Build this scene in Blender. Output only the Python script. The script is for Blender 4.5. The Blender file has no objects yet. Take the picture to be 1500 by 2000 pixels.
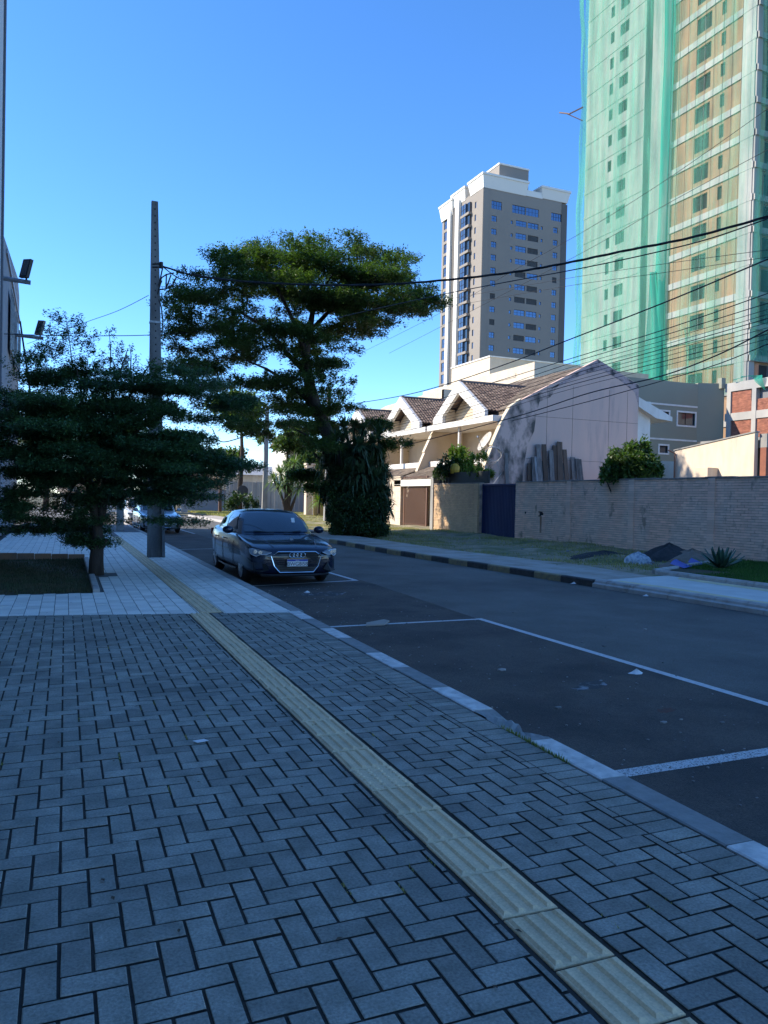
import bpy, bmesh, math, random
import numpy as np
from mathutils import Vector, Matrix
R_ = math.radians
sc = bpy.context.scene
# ---------------------------------------------------------------- camera, sky, sun, exposure
HEAD, PITCH, ROLL, EYE, FPX = R_(23.5), R_(.95), R_(1.2), 1.55, 1500.0
cd = bpy.data.cameras.new('camera'); cam = bpy.data.objects.new('camera', cd); sc.collection.objects.link(cam)
CM = Matrix.Rotation(-HEAD, 3, 'Z') @ Matrix.Rotation(math.pi/2-PITCH, 3, 'X') @ Matrix.Rotation(ROLL, 3, 'Z')
cam.matrix_world = Matrix.Translation((0, 0, EYE)) @ CM.to_4x4()
cd.sensor_fit = 'HORIZONTAL'; cd.sensor_width = 36; cd.lens = 36*FPX/1500; cd.clip_end = 3000; cd.clip_start = .05
sc.camera = cam
SUN_EL, SUN_AZ = R_(35), R_(-65)          # azimuth from +Y towards +X
w = bpy.data.worlds.new('World'); sc.world = w; w.use_nodes = True
nt = w.node_tree; bg = nt.nodes['Background']
sky = nt.nodes.new('ShaderNodeTexSky'); sky.sky_type = 'NISHITA'; sky.sun_disc = False
sky.sun_elevation = SUN_EL; sky.sun_rotation = SUN_AZ; sky.air_density = 1.0; sky.dust_density = .1; sky.ozone_density = 6.0; sky.altitude = 1500
hs = nt.nodes.new('ShaderNodeHueSaturation'); hs.inputs['Saturation'].default_value = 1.14; hs.inputs['Hue'].default_value = .503
hs.inputs['Value'].default_value = 1.0
nt.links.new(sky.outputs[0], hs.inputs['Color']); nt.links.new(hs.outputs[0], bg.inputs['Color'])
bg.inputs['Strength'].default_value = .125
sl = bpy.data.lights.new('sun', 'SUN'); sun = bpy.data.objects.new('sun', sl); sc.collection.objects.link(sun)
sl.energy = 2.9; sl.angle = R_(.53); sl.color = (1, .9, .74)
sdir = Vector((math.sin(SUN_AZ)*math.cos(SUN_EL), math.cos(SUN_AZ)*math.cos(SUN_EL), math.sin(SUN_EL)))
sun.rotation_euler = sdir.to_track_quat('Z', 'Y').to_euler()
sc.view_settings.view_transform = 'Standard'; sc.view_settings.look = 'None'; sc.view_settings.gamma = 1
sc.view_settings.exposure = 1.5
sc.cycles.max_bounces = 6; sc.cycles.transparent_max_bounces = 12
# ---------------------------------------------------------------- helpers
rng = random.Random(7); NR = np.random.RandomState(5)
CAMP = Vector((0, 0, EYE))
def ray(px, py): return CM @ Vector(((px-750)/FPX, -(py-1000)/FPX, -1))
def onx(px, py, X): d = ray(px, py); return CAMP+d*(X/d.x)
def ony(px, py, Y): d = ray(px, py); return CAMP+d*(Y/d.y)
def onz(px, py, Z=0.): d = ray(px, py); return CAMP+d*((Z-EYE)/d.z)
def dep(px, py, D): return CAMP+ray(px, py)*D            # D metres deep along the view axis
def onplan(px, py, A, B):                                # on the vertical plane through plan points A, B
    d = ray(px, py); n = Vector((B[1]-A[1], A[0]-B[0], 0)); a = Vector((A[0], A[1], 0))
    return CAMP+d*((a-CAMP).dot(n)/d.dot(n))
def inview(p):
    v = CM.transposed() @ (Vector(p)-CAMP)
    if v.z > -.3: return False
    return abs(v.x/-v.z) < .51 and abs(v.y/-v.z) < .68
LOC = {}
def link(o, parent=None):
    sc.collection.objects.link(o)
    if parent: o.parent = parent
    return o
def thing(name, label, cat, loc=(0, 0, 0), group=None):
    o = bpy.data.objects.new(name, None); link(o); o.location = loc; o.empty_display_size = .2
    o['label'] = label; o['category'] = cat
    if group: o['group'] = group
    LOC[o.name] = Vector(loc); return o
def tag(o, label, cat, group=None):
    o['label'] = label; o['category'] = cat
    if group: o['group'] = group
    return o
def struct(o): o['kind'] = 'structure'; return o
def stuff(o): o['kind'] = 'stuff'; return o
class MB:
    def __init__(s): s.v = []; s.f = []
    def add(s, vs, fs): n = len(s.v); s.v += [tuple(v) for v in vs]; s.f += [tuple(i+n for i in f) for f in fs]; return s
    def box(s, x0, x1, y0, y1, z0, z1):
        return s.add([(x0,y0,z0),(x1,y0,z0),(x1,y1,z0),(x0,y1,z0),(x0,y0,z1),(x1,y0,z1),(x1,y1,z1),(x0,y1,z1)],
            [(3,2,1,0),(4,5,6,7),(0,1,5,4),(1,2,6,5),(2,3,7,6),(3,0,4,7)])
    def cbox(s, x0, x1, y0, y1, z0, z1, c=.004):           # box with chamfered top, no bottom
        return s.add([(x0,y0,z0),(x1,y0,z0),(x1,y1,z0),(x0,y1,z0),(x0,y0,z1-c),(x1,y0,z1-c),(x1,y1,z1-c),(x0,y1,z1-c),
            (x0+c,y0+c,z1),(x1-c,y0+c,z1),(x1-c,y1-c,z1),(x0+c,y1-c,z1)],
            [(8,9,10,11),(0,1,5,4),(1,2,6,5),(2,3,7,6),(3,0,4,7),(4,5,9,8),(5,6,10,9),(6,7,11,10),(7,4,8,11)])
    def obox(s, c, size, M):                               # oriented box, M 3x3
        hx, hy, hz = size[0]/2, size[1]/2, size[2]/2; vs = []
        for z in (-hz, hz):
            for x, y in ((-hx,-hy),(hx,-hy),(hx,hy),(-hx,hy)): vs.append(Vector(c)+M@Vector((x,y,z)))
        return s.add(vs, [(3,2,1,0),(4,5,6,7),(0,1,5,4),(1,2,6,5),(2,3,7,6),(3,0,4,7)])
    def poly(s, pts, d=None):                              # polygon, extruded by vector d
        n = len(pts); P = [Vector(p) for p in pts]
        if d is None: return s.add(P, [tuple(range(n))])
        d = Vector(d); return s.add(P+[p+d for p in P], [tuple(range(n)), tuple(range(2*n-1, n-1, -1))]+[(i, i+n, (i+1)%n+n, (i+1)%n) for i in range(n)])
    def tube(s, path, rad, n=8, cap=True):
        P = [Vector(p) for p in path]; m = len(P)
        if not hasattr(rad, '__len__'): rad = [rad]*m
        vs = []; up = None
        for i, p in enumerate(P):
            t = (P[min(i+1, m-1)]-P[max(i-1, 0)]).normalized()
            if up is None: up = Vector((0,0,1)) if abs(t.z) < .9 else Vector((1,0,0))
            a = t.cross(up).normalized(); b = a.cross(t).normalized(); up = b
            for k in range(n):
                g = 2*math.pi*k/n; vs.append(p+(a*math.cos(g)+b*math.sin(g))*rad[i])
        fs = [(i*n+k, i*n+(k+1)%n, (i+1)*n+(k+1)%n, (i+1)*n+k) for i in range(m-1) for k in range(n)]
        if cap: fs += [tuple(range(n-1, -1, -1)), tuple((m-1)*n+k for k in range(n))]
        return s.add(vs, fs)
    def grid(s, fn, nu, nv):
        vs = [fn(i/nu, j/nv) for j in range(nv+1) for i in range(nu+1)]
        return s.add(vs, [(j*(nu+1)+i, j*(nu+1)+i+1, (j+1)*(nu+1)+i+1, (j+1)*(nu+1)+i) for j in range(nv) for i in range(nu)])
    def mesh(s, name, m=None, smooth=False, off=None):
        me = bpy.data.meshes.new(name); v = s.v
        if off is not None: v = [(a[0]-off[0], a[1]-off[1], a[2]-off[2]) for a in v]
        me.from_pydata(v, [], s.f); me.update()
        if m: me.materials.append(m)
        if smooth: me.shade_smooth() if hasattr(me, 'shade_smooth') else None
        return me
    def build(s, name, m, parent=None, smooth=False, origin=None):
        off = LOC.get(parent.name, Vector()) if parent else (Vector(origin) if origin is not None else None)
        o = bpy.data.objects.new(name, s.mesh(name, m, smooth, off)); link(o, parent)
        if parent: LOC[o.name] = LOC.get(parent.name, Vector())
        elif origin is not None: o.location = origin; LOC[o.name] = Vector(origin)
        return o
def npmesh(name, V, F, m, parent=None, smooth=False, origin=None):   # V (n,3), F (k,3|4) arrays
    off = LOC.get(parent.name, Vector()) if parent else Vector(origin or (0,0,0))
    V = V-np.array(off); me = bpy.data.meshes.new(name); k = F.shape[1]
    me.vertices.add(len(V)); me.vertices.foreach_set('co', V.astype(np.float32).ravel())
    me.loops.add(F.size); me.loops.foreach_set('vertex_index', F.astype(np.int32).ravel())
    me.polygons.add(len(F)); me.polygons.foreach_set('loop_start', np.arange(0, F.size, k, dtype=np.int32))
    me.update(calc_edges=True); me.materials.append(m)
    o = bpy.data.objects.new(name, me); link(o, parent)
    if parent: LOC[o.name] = LOC.get(parent.name, Vector())
    elif origin is not None: o.location = origin
    return o
def dupe(src, loc=None, rot=None, parent=None):
    c = src.copy(); link(c, parent)
    if loc is not None: c.location = loc
    if rot is not None: c.rotation_euler = rot
    return c
def copy_tree(o, parent=None):
    c = o.copy(); link(c, parent)
    if parent: c.parent = parent
    for ch in o.children: copy_tree(ch, c)
    return c
# ---------------------------------------------------------------- materials
def mat(name, col, rough=.8, col2=None, scale=3., detail=6, bump=0., bscale=None, metal=0., island=0., objr=0., spec=.5, coat=0.,
        stretch=(1,1,1), mixlo=.35, mixhi=.65, col3=None, scale3=.6, lo3=.5, hi3=.7, speck=0., transl=0.):
    m = bpy.data.materials.new(name); m.use_nodes = True; t = m.node_tree; N, L = t.nodes, t.links; b = N['Principled BSDF']
    b.inputs['Roughness'].default_value = rough; b.inputs['Metallic'].default_value = metal; b.inputs['Specular IOR Level'].default_value = spec
    b.inputs['Coat Weight'].default_value = coat; b.inputs['Coat Roughness'].default_value = .03
    geo = N.new('ShaderNodeNewGeometry'); mp = N.new('ShaderNodeMapping'); mp.inputs['Scale'].default_value = stretch
    L.new(geo.outputs['Position'], mp.inputs['Vector'])
    def noise(s, d=detail):
        n = N.new('ShaderNodeTexNoise'); n.inputs['Scale'].default_value = s; n.inputs['Detail'].default_value = d; n.inputs['Roughness'].default_value = .6
        L.new(mp.outputs[0], n.inputs['Vector']); return n.outputs['Fac']
    def ramp(src, lo, hi):
        r = N.new('ShaderNodeMapRange'); r.inputs[1].default_value = lo; r.inputs[2].default_value = hi; L.new(src, r.inputs[0]); return r.outputs[0]
    def mix(a, bb, f, mode='MIX'):
        x = N.new('ShaderNodeMix'); x.data_type = 'RGBA'; x.blend_type = mode
        for sck, val in ((x.inputs[6], a), (x.inputs[7], bb), (x.inputs[0], f)):
            if isinstance(val, tuple): sck.default_value = (*val[:3], 1)
            elif isinstance(val, (int, float)): sck.default_value = val
            else: L.new(val, sck)
        return x.outputs[2]
    c = tuple(col)
    if col2: c = mix(c, tuple(col2), ramp(noise(scale), mixlo, mixhi))
    if col3: c = mix(c, tuple(col3), ramp(noise(scale3), lo3, hi3))
    if speck:
        c = mix(c, (1,1,1), ramp(noise(130, 2), .62, .8), 'MIX') if False else mix(c, mix((.55,)*3, (1.5,)*3, ramp(noise(90, 3), .3, .7)), speck, 'MULTIPLY')
    if island or objr:
        oi = N.new('ShaderNodeObjectInfo'); a = N.new('ShaderNodeMath'); a.operation = 'ADD'; L.new(geo.outputs['Random Per Island'], a.inputs[0]); L.new(oi.outputs['Random'], a.inputs[1])
        fr = N.new('ShaderNodeMath'); fr.operation = 'FRACT'; L.new(a.outputs[0], fr.inputs[0]); k = island or objr
        r = N.new('ShaderNodeMapRange'); r.inputs[3].default_value = 1-k; r.inputs[4].default_value = 1+k; L.new(fr.outputs[0], r.inputs[0])
        cb = N.new('ShaderNodeCombineColor'); [L.new(r.outputs[0], cb.inputs[i]) for i in range(3)]
        c = mix(c, cb.outputs[0], 1., 'MULTIPLY')
    if isinstance(c, tuple): b.inputs['Base Color'].default_value = (*c, 1)
    else: L.new(c, b.inputs['Base Color'])
    if bump:
        bn = N.new('ShaderNodeBump'); bn.inputs['Strength'].default_value = 1; bn.inputs['Distance'].default_value = bump
        L.new(noise(bscale or scale*4), bn.inputs['Height']); L.new(bn.outputs[0], b.inputs['Normal'])
    if transl:
        tr = N.new('ShaderNodeBsdfTranslucent'); ms = N.new('ShaderNodeMixShader'); ms.inputs[0].default_value = transl
        if isinstance(c, tuple): tr.inputs[0].default_value = (*c, 1)
        else:
            g = mix(c, (1.6, 1.9, .5), 1., 'MULTIPLY'); L.new(g, tr.inputs[0])
        L.new(b.outputs[0], ms.inputs[1]); L.new(tr.outputs[0], ms.inputs[2]); L.new(ms.outputs[0], N['Material Output'].inputs['Surface'])
    return m
M = {}
M['paver'] = mat('paver', (.20,.205,.175), .72, (.31,.305,.265), 6, island=.2, bump=.003, bscale=90, speck=.6, col3=(.13,.135,.12), scale3=.9, lo3=.5, hi3=.75)
M['joint'] = mat('joint', (.030,.030,.028), .95, (.055,.05,.042), 12, bump=.004, bscale=60)
M['lpaver'] = mat('light_paver', (.78,.74,.66), .8, (.84,.80,.72), 4, island=.12, bump=.002, bscale=80, speck=.25)
M['ljoint'] = mat('light_joint', (.12,.12,.115), .95)
M['tact'] = mat('tactile', (.82,.62,.38), .75, (.70,.54,.34), 7, island=.08, bump=.002, bscale=70, col3=(.22,.22,.2), scale3=5, lo3=.62, hi3=.82, speck=.3)
M['asphalt'] = mat('asphalt', (.115,.11,.096), .88, (.15,.143,.126), 1.2, bump=.006, bscale=110, speck=.8, col3=(.07,.066,.06), scale3=.35, lo3=.45, hi3=.7)
M['asphaltp'] = mat('old_asphalt', (.082,.066,.055), .9, (.10,.084,.070), 2.2, bump=.009, bscale=100, speck=.9, col3=(.045,.040,.037), scale3=.9, lo3=.45, hi3=.65)
M['paint'] = mat('road_paint', (.66,.67,.68), .7, (.5,.5,.5), 25, bump=.002, bscale=80)
M['paintworn'] = mat('worn_paint', (.07,.07,.07), .8, (.6,.6,.6), 85, mixlo=.40, mixhi=.48, stretch=(1,1,1))
M['kwhite'] = mat('kerb_white', (.78,.76,.72), .8, (.5,.49,.47), 9, bump=.003, bscale=50, col3=(.2,.2,.2), scale3=14, lo3=.66, hi3=.7)
M['kgrey'] = mat('kerb_grey', (.22,.23,.22), .85, (.31,.31,.30), 9, bump=.003, bscale=50)
M['kblack'] = mat('kerb_black', (.035,.035,.035), .85, (.07,.065,.06), 9, bump=.004, bscale=40)
M['kyellow'] = mat('kerb_yellow', (.34,.27,.13), .85, (.2,.17,.12), 9, bump=.004, bscale=40)
M['kconc'] = mat('kerb_concrete', (.50,.48,.45), .85, (.40,.36,.32), 5, bump=.006, bscale=30, col3=(.22,.16,.12), scale3=2.5, lo3=.58, hi3=.75)
M['soil'] = mat('soil', (.38,.30,.20), .95, (.22,.18,.11), 1.3, bump=.03, bscale=9, col3=(.12,.14,.05), scale3=.8, lo3=.45, hi3=.62)
M['rsidewalk'] = mat('old_sidewalk', (.44,.40,.35), .9, (.30,.26,.21), 1.2, bump=.008, bscale=14, speck=.3)
M['lsidewalk'] = mat('pale_sidewalk', (.66,.65,.60), .85, (.56,.54,.49), 2., bump=.003, bscale=40, speck=.2)
M['ystrip'] = mat('yellow_strip', (.74,.62,.34), .85, (.58,.50,.32), 3, bump=.003, bscale=40)
M['grass'] = mat('grass', (.17,.19,.06), .8, (.40,.34,.17), .9, island=.35, transl=.25)
M['lawn'] = mat('lawn_blades', (.035,.11,.018), .7, (.06,.15,.03), .8, island=.35, transl=.25)
M['lawnsoil'] = mat('lawn_soil', (.03,.05,.015), .95, (.07,.05,.03), 2)
M['ground'] = mat('terrain', (.10,.11,.05), .95, (.16,.13,.08), .2)
M['conc'] = mat('concrete', (.30,.29,.275), .85, (.22,.215,.205), 2.5, bump=.006, bscale=30, stretch=(1,1,.3), speck=.25)
M['polec'] = mat('pole_concrete', (.22,.22,.215), .85, (.11,.108,.105), 3, bump=.006, bscale=40, stretch=(1,1,.25), speck=.3)
M['bark'] = mat('bark', (.035,.024,.018), .9, (.065,.048,.036), 7, bump=.02, bscale=22, stretch=(1,1,.35))
M['leafL'] = mat('leaf_dark', (.028,.075,.03), .45, (.065,.13,.05), .8, island=.4, transl=.2)
M['leafB'] = mat('leaf_tree', (.034,.07,.022), .5, (.085,.13,.035), .5, island=.4, transl=.32)
M['leafY'] = mat('leaf_bright', (.09,.16,.03), .6, (.14,.19,.04), .5, island=.35, transl=.35)
M['leafI'] = mat('leaf_ivy', (.025,.055,.018), .5, (.05,.09,.025), 1., island=.4, transl=.2)
M['yucca'] = mat('yucca_leaf', (.03,.065,.03), .5, (.06,.10,.04), 1., island=.35, transl=.15)
M['agave'] = mat('agave_leaf', (.06,.14,.10), .5, (.09,.18,.12), 6)
M['black'] = mat('black_plastic', (.012,.012,.013), .5)
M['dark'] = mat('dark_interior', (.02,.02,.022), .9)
M['cable'] = mat('cable', (.015,.015,.017), .6)
M['steel'] = mat('galvanised_steel', (.32,.33,.34), .45, (.22,.22,.23), 8, metal=.8)
M['white'] = mat('white_paint', (.74,.72,.68), .7, (.62,.59,.54), 1.5, stretch=(1,1,.4))
M['cream'] = mat('cream_render', (.62,.53,.41), .85, (.54,.45,.33), 1., bump=.003, bscale=20, stretch=(1,1,.4))
M['creamw'] = mat('cream_wall', (.66,.56,.44), .85, (.60,.47,.35), 2.5, bump=.004, bscale=12, stretch=(1,1,.3), col3=(.38,.3,.24), scale3=1.3, lo3=.62, hi3=.85)
M['pink'] = mat('pink_render', (.68,.46,.38), .85, (.58,.42,.36), .6, bump=.003, bscale=20, stretch=(1,1,.16), col3=(.36,.28,.27), scale3=1.6, lo3=.56, hi3=.82)
M['mould'] = mat('black_mould', (.62,.44,.38), .95, (.10,.09,.08), 1.6, detail=10, mixlo=.42, mixhi=.62, stretch=(1,1,.6))
M['tile'] = mat('roof_tile', (.13,.085,.065), .85, (.22,.16,.12), 1.5, island=.3)
M['tileo'] = mat('old_roof_tile', (.22,.175,.13), .9, (.12,.09,.07), 2.5, island=.3)
M['pbrick'] = mat('painted_brick', (.92,.58,.42), .85, (.84,.60,.46), .9, island=.12, bump=.008, bscale=30, col3=(.36,.25,.18), scale3=2.6, lo3=.60, hi3=.72, stretch=(1,1,.6), mixlo=.42, mixhi=.6)
M['pbrick2'] = mat('ochre_brick', (.62,.42,.24), .85, (.50,.34,.21), 1.2, island=.10, bump=.006, bscale=30)
M['mortar'] = mat('wall_mortar', (.60,.40,.29), .95, (.2,.15,.12), 4, bump=.01, bscale=25)
M['rbrick'] = mat('red_brick', (.36,.14,.085), .9, (.26,.10,.07), 2, island=.25, bump=.006, bscale=20)
M['rmortar'] = mat('red_mortar', (.20,.12,.09), .95)
M['gateb'] = mat('blue_gate', (.008,.02,.085), .75, (.014,.03,.11), 3, stretch=(1,1,.2))
M['gatebr'] = mat('brown_gate', (.17,.09,.06), .6)
M['woodp'] = mat('pale_timber', (.36,.37,.38), .85, (.20,.20,.20), 3, objr=.2, stretch=(4,4,.4), bump=.004, bscale=20)
M['woodb'] = mat('brown_timber', (.13,.085,.06), .85, (.07,.05,.04), 3, objr=.3, stretch=(4,4,.4), bump=.004, bscale=20)
M['wood'] = mat('grey_timber', (.20,.19,.185), .85, (.09,.08,.075), 3, island=.0, objr=.35, stretch=(4,4,.4), bump=.004, bscale=20)
M['glass'] = mat('window_glass', (.02,.03,.045), .06, spec=.9)
M['glassb'] = mat('reflective_glass', (.13,.19,.28), .08, spec=1., metal=.7)
M['shut'] = mat('shutter', (.05,.048,.047), .6)
M['towerg'] = mat('tower_beige', (.27,.235,.20), .85, (.245,.215,.185), .08)
M['towerw'] = mat('tower_white', (.72,.69,.63), .8)
M['towerd'] = mat('tower_dark', (.12,.11,.10), .8)
M['ggrey'] = mat('green_grey_render', (.27,.265,.20), .85, (.25,.245,.19), .3)
M['tconc'] = mat('tower_concrete', (.46,.43,.39), .85, (.32,.31,.29), .35, stretch=(1,1,.5))
M['tbrick'] = mat('tower_block', (.38,.23,.13), .9, (.28,.18,.11), .4, speck=.0)
M['corr'] = mat('fence_sheet', (.50,.48,.44), .7, (.38,.36,.33), .8, stretch=(1,1,.2))
M['bluew'] = mat('blue_grey_wall', (.30,.33,.37), .85, (.26,.28,.31), .7)
M['orwood'] = mat('orange_timber', (.36,.20,.085), .7, (.25,.13,.06), 1.2, objr=.2, stretch=(1,1,.2))
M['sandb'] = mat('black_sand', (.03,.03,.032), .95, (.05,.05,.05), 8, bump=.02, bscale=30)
M['sandt'] = mat('tan_sand', (.26,.20,.15), .95, (.20,.15,.11), 6, bump=.02, bscale=30)
M['tarp'] = mat('blue_tarp', (.01,.09,.42), .5)
M['plast'] = mat('white_plastic', (.55,.58,.60), .5, (.25,.30,.36), 14, mixlo=.45, mixhi=.6, bump=.02, bscale=14)
M['paper'] = mat('paper', (.78,.78,.78), .8)
M['card'] = mat('cardboard', (.38,.33,.28), .9)
M['stone'] = mat('pebble', (.25,.24,.23), .9, objr=.4)
M['yplast'] = mat('yellow_plastic', (.75,.42,.05), .5)
def netmat(name, c1, c2, alo, ahi):
    m = bpy.data.materials.new(name); m.use_nodes = True; t = m.node_tree; N, L = t.nodes, t.links; N.remove(N['Principled BSDF'])
    geo = N.new('ShaderNodeNewGeometry'); mp = N.new('ShaderNodeMapping'); mp.inputs['Scale'].default_value = (1, 1, .10); L.new(geo.outputs['Position'], mp.inputs[0])
    n = N.new('ShaderNodeTexNoise'); n.inputs['Scale'].default_value = 1.3; n.inputs['Detail'].default_value = 8; L.new(mp.outputs[0], n.inputs['Vector'])
    r = N.new('ShaderNodeMapRange'); r.inputs[1].default_value = .3; r.inputs[2].default_value = .72; r.inputs[3].default_value = alo; r.inputs[4].default_value = ahi; L.new(n.outputs[0], r.inputs[0])
    x = N.new('ShaderNodeMix'); x.data_type = 'RGBA'; x.inputs[6].default_value = (*c1, 1); x.inputs[7].default_value = (*c2, 1); L.new(n.outputs[0], x.inputs[0])
    d = N.new('ShaderNodeBsdfDiffuse'); tl = N.new('ShaderNodeBsdfTranslucent'); L.new(x.outputs[2], d.inputs[0]); L.new(x.outputs[2], tl.inputs[0])
    a = N.new('ShaderNodeMixShader'); a.inputs[0].default_value = .4; L.new(d.outputs[0], a.inputs[1]); L.new(tl.outputs[0], a.inputs[2])
    tp = N.new('ShaderNodeBsdfTransparent'); f = N.new('ShaderNodeMixShader'); L.new(r.outputs[0], f.inputs[0]); L.new(tp.outputs[0], f.inputs[1]); L.new(a.outputs[0], f.inputs[2])
    L.new(f.outputs[0], N['Material Output'].inputs['Surface']); return m
M['net'] = netmat('green_net', (.06,.36,.25), (.18,.52,.38), .22, .66)
M['nett'] = netmat('thin_green_net', (.06,.36,.25), (.18,.52,.38), .08, .50)
M['netd'] = netmat('dense_green_net', (.03,.32,.24), (.07,.44,.33), .6, .95)
# ---------------------------------------------------------------- ground, road, pavements
KA = R_(.95)
def loc2w(x, y): return (x*math.cos(KA)+y*math.sin(KA), -x*math.sin(KA)+y*math.cos(KA))
mb = MB(); mb.box(-900, 1500, -900, 1600, -.6, -.30); struct(mb.build('ground', M['ground']))
mb = MB(); mb.add([(-30,-40,-.13),(10.35,-40,-.13),(10.35,100,-.13),(-30,100,-.13)], [(0,1,2,3)])
struct(mb.build('road', M['asphalt']))
struct(MB().add([(2.7,-40,-.1285),(5.62,-40,-.1285),(5.62,9.47,-.1285),(5.9,14,-.1285),(5.75,48,-.1285),(2.7,48,-.1285)], [(0,1,2,3,4,5)]).build('parking_lane', M['asphaltp']))
def clip(poly, a, b, c):                                   # keep a*x+b*y <= c
    out = []
    for i, p in enumerate(poly):
        q = poly[(i+1) % len(poly)]; dp = a*p[0]+b*p[1]-c; dq = a*q[0]+b*q[1]-c
        if dp <= 0: out.append(p)
        if dp*dq < 0: t = dp/(dp-dq); out.append((p[0]+(q[0]-p[0])*t, p[1]+(q[1]-p[1])*t))
    return out
def area(p): return abs(sum(p[i][0]*p[(i+1)%len(p)][1]-p[(i+1)%len(p)][0]*p[i][1] for i in range(len(p))))/2
def slab(mb, poly, z0, z1, c=.004):
    if sum(poly[i][0]*poly[(i+1)%len(poly)][1]-poly[(i+1)%len(poly)][0]*poly[i][1] for i in range(len(poly))) < 0: poly = poly[::-1]
    n = len(poly); cx = sum(p[0] for p in poly)/n; cy = sum(p[1] for p in poly)/n
    s = []
    for x, y in poly:
        d = math.hypot(x-cx, y-cy) or 1; k = max(0, 1-1.5*c/d); s.append((cx+(x-cx)*k, cy+(y-cy)*k))
    mb.add([(x,y,z0) for x,y in poly]+[(x,y,z1-c) for x,y in poly]+[(x,y,z1) for x,y in s],
        [tuple(range(2*n,3*n))]+[(i,(i+1)%n,(i+1)%n+n,i+n) for i in range(n)]+[(i+n,(i+1)%n+n,(i+1)%n+2*n,i+2*n) for i in range(n)])
BND = lambda x: 10.50-.175*x                               # seam between dark and light pavers
def lay(name, base_mat, m, polys, x0, x1, y0, y1, zbase, part='paver', limit=300):
    """pavement base plus its pavers: the nearest ones in view singly, the rest joined"""
    root = struct(MB().add([(x0,y0,zbase),(x1,y0,zbase),(x1,y1,zbase),(x0,y1,zbase)], [(0,1,2,3)]).build(name, base_mat))
    root.rotation_euler = (0,0,-KA)
    sc_ = []
    for p in polys:
        cx = sum(q[0] for q in p)/len(p); cy = sum(q[1] for q in p)/len(p); wx, wy = loc2w(cx, cy)
        v = inview((wx, wy, 0)); sc_.append((0 if v else 1, math.hypot(wx, wy), cx, cy, p))
    sc_.sort(key=lambda s: s[:2]); rest = MB(); cache = {}
    for i, (v, d, cx, cy, p) in enumerate(sc_):
        dz = rng.uniform(-.0016, .0016)
        if i < limit and v == 0:
            q = [(a-cx, b-cy) for a, b in p]; key = tuple((round(a,3), round(b,3)) for a, b in q)
            if key not in cache: mm = MB(); slab(mm, q, zbase+.001, 0, .003); cache[key] = dirty_sides(mm.mesh(part, m)) if base_mat is M['joint'] else mm.mesh(part, m)
            o = bpy.data.objects.new(part, cache[key]); link(o, root); o.location = (cx, cy, dz); o.rotation_euler = (rng.gauss(0,.007), rng.gauss(0,.007), rng.gauss(0,.008))
        else: slab(rest, p, zbase+.001, dz, .003)
    o = stuff(rest.build(part, m, root))
    if base_mat is M['joint']: dirty_sides(o.data)
    return root
def dirty_sides(me):
    """the flanks of a paver, down in the joint, carry the joint's dirt"""
    me.materials.append(M['joint'])
    for p in me.polygons:
        if p.normal.z < .3: p.material_index = 1
    return me
def rect(x0, x1, y0, y1, g=.0057): return [(x0+g,y0+g),(x1-g,y0+g),(x1-g,y1-g),(x0+g,y1-g)]
W = .105; polys = []
def herring(xa, xb, ya, flip):
    for i in range(-70, 125):
        for j in range(-70, 70):
            ox, oy = (i-2*j)*W, (i+2*j)*W
            for r in ((0,2,0,1),(0,1,1,3)):
                a0, a1, b0, b1 = ox+r[0]*W, ox+r[1]*W, oy+r[2]*W, oy+r[3]*W
                if flip: a0, a1 = flip-a1, flip-a0
                if a1 < xa+.02 or a0 > xb-.02 or b1 < ya or b0 > 11.5: continue
                p = rect(a0, a1, b0, b1)
                for (A, B, C) in ((-1,0,-xa-.003),(1,0,xb-.003),(.175,1,10.50-.004)):
                    if p: p = clip(p, A, B, C)
                if len(p) > 2 and area(p) > .0012: polys.append(p)
herring(-1.55, 1.50, -2.2, 0); herring(1.79, 2.57, -2.2, 0)
for k in range(-20, 101):                                   # border course along the kerb
    p = clip(rect(2.57, 2.79, k*W, (k+1)*W), .175, 1, 10.496)
    if len(p) > 2 and area(p) > .002: polys.append(p)
lay('dark_pavement', M['joint'], M['paver'], polys, -1.6, 2.80, -2.3, 10.25, -.008)
# tactile tiles
def tactile(x0, x1, y0, y1, m, dome, z=.002):
    mm = MB(); slab(mm, rect(x0, x1, y0, y1, .005), -.008, z, .004); n = 4; wd = x1-x0
    if dome:
        for i in range(4):
            for j in range(7):
                cx = x0+wd*(i+.5)/4; cy = y0+(y1-y0)*(j+.5)/7
                ring = [(cx+r*math.cos(k*math.pi/4), cy+r*math.sin(k*math.pi/4), zz) for r, zz in ((.016, z), (.009, z+.006)) for k in range(8)]
                mm.add(ring, [tuple(range(8,16))]+[(k,(k+1)%8,(k+1)%8+8,k+8) for k in range(8)])
    else:
        for i in range(n):
            cx = x0+wd*(i+.5)/n; a, b = y0+.012, y1-.012; r1, r2 = .017, .008
            mm.add([(cx-r1,a,z),(cx+r1,a,z),(cx+r1,b,z),(cx-r1,b,z),(cx-r2,a+.012,z+.010),(cx+r2,a+.012,z+.010),(cx+r2,b-.012,z+.010),(cx-r2,b-.012,z+.010)],
                [(4,5,6,7),(0,1,5,4),(1,2,6,5),(2,3,7,6),(3,0,4,7)])
    return mm
dp = bpy.data.objects['dark_pavement']; strip = bpy.data.objects.new('tactile_strip', None); link(strip, None); strip['kind'] = 'structure'; strip.rotation_euler = (0,0,-KA)
seams = [2.10+.33*k for k in range(-13, 26)]
tm = {}
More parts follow.
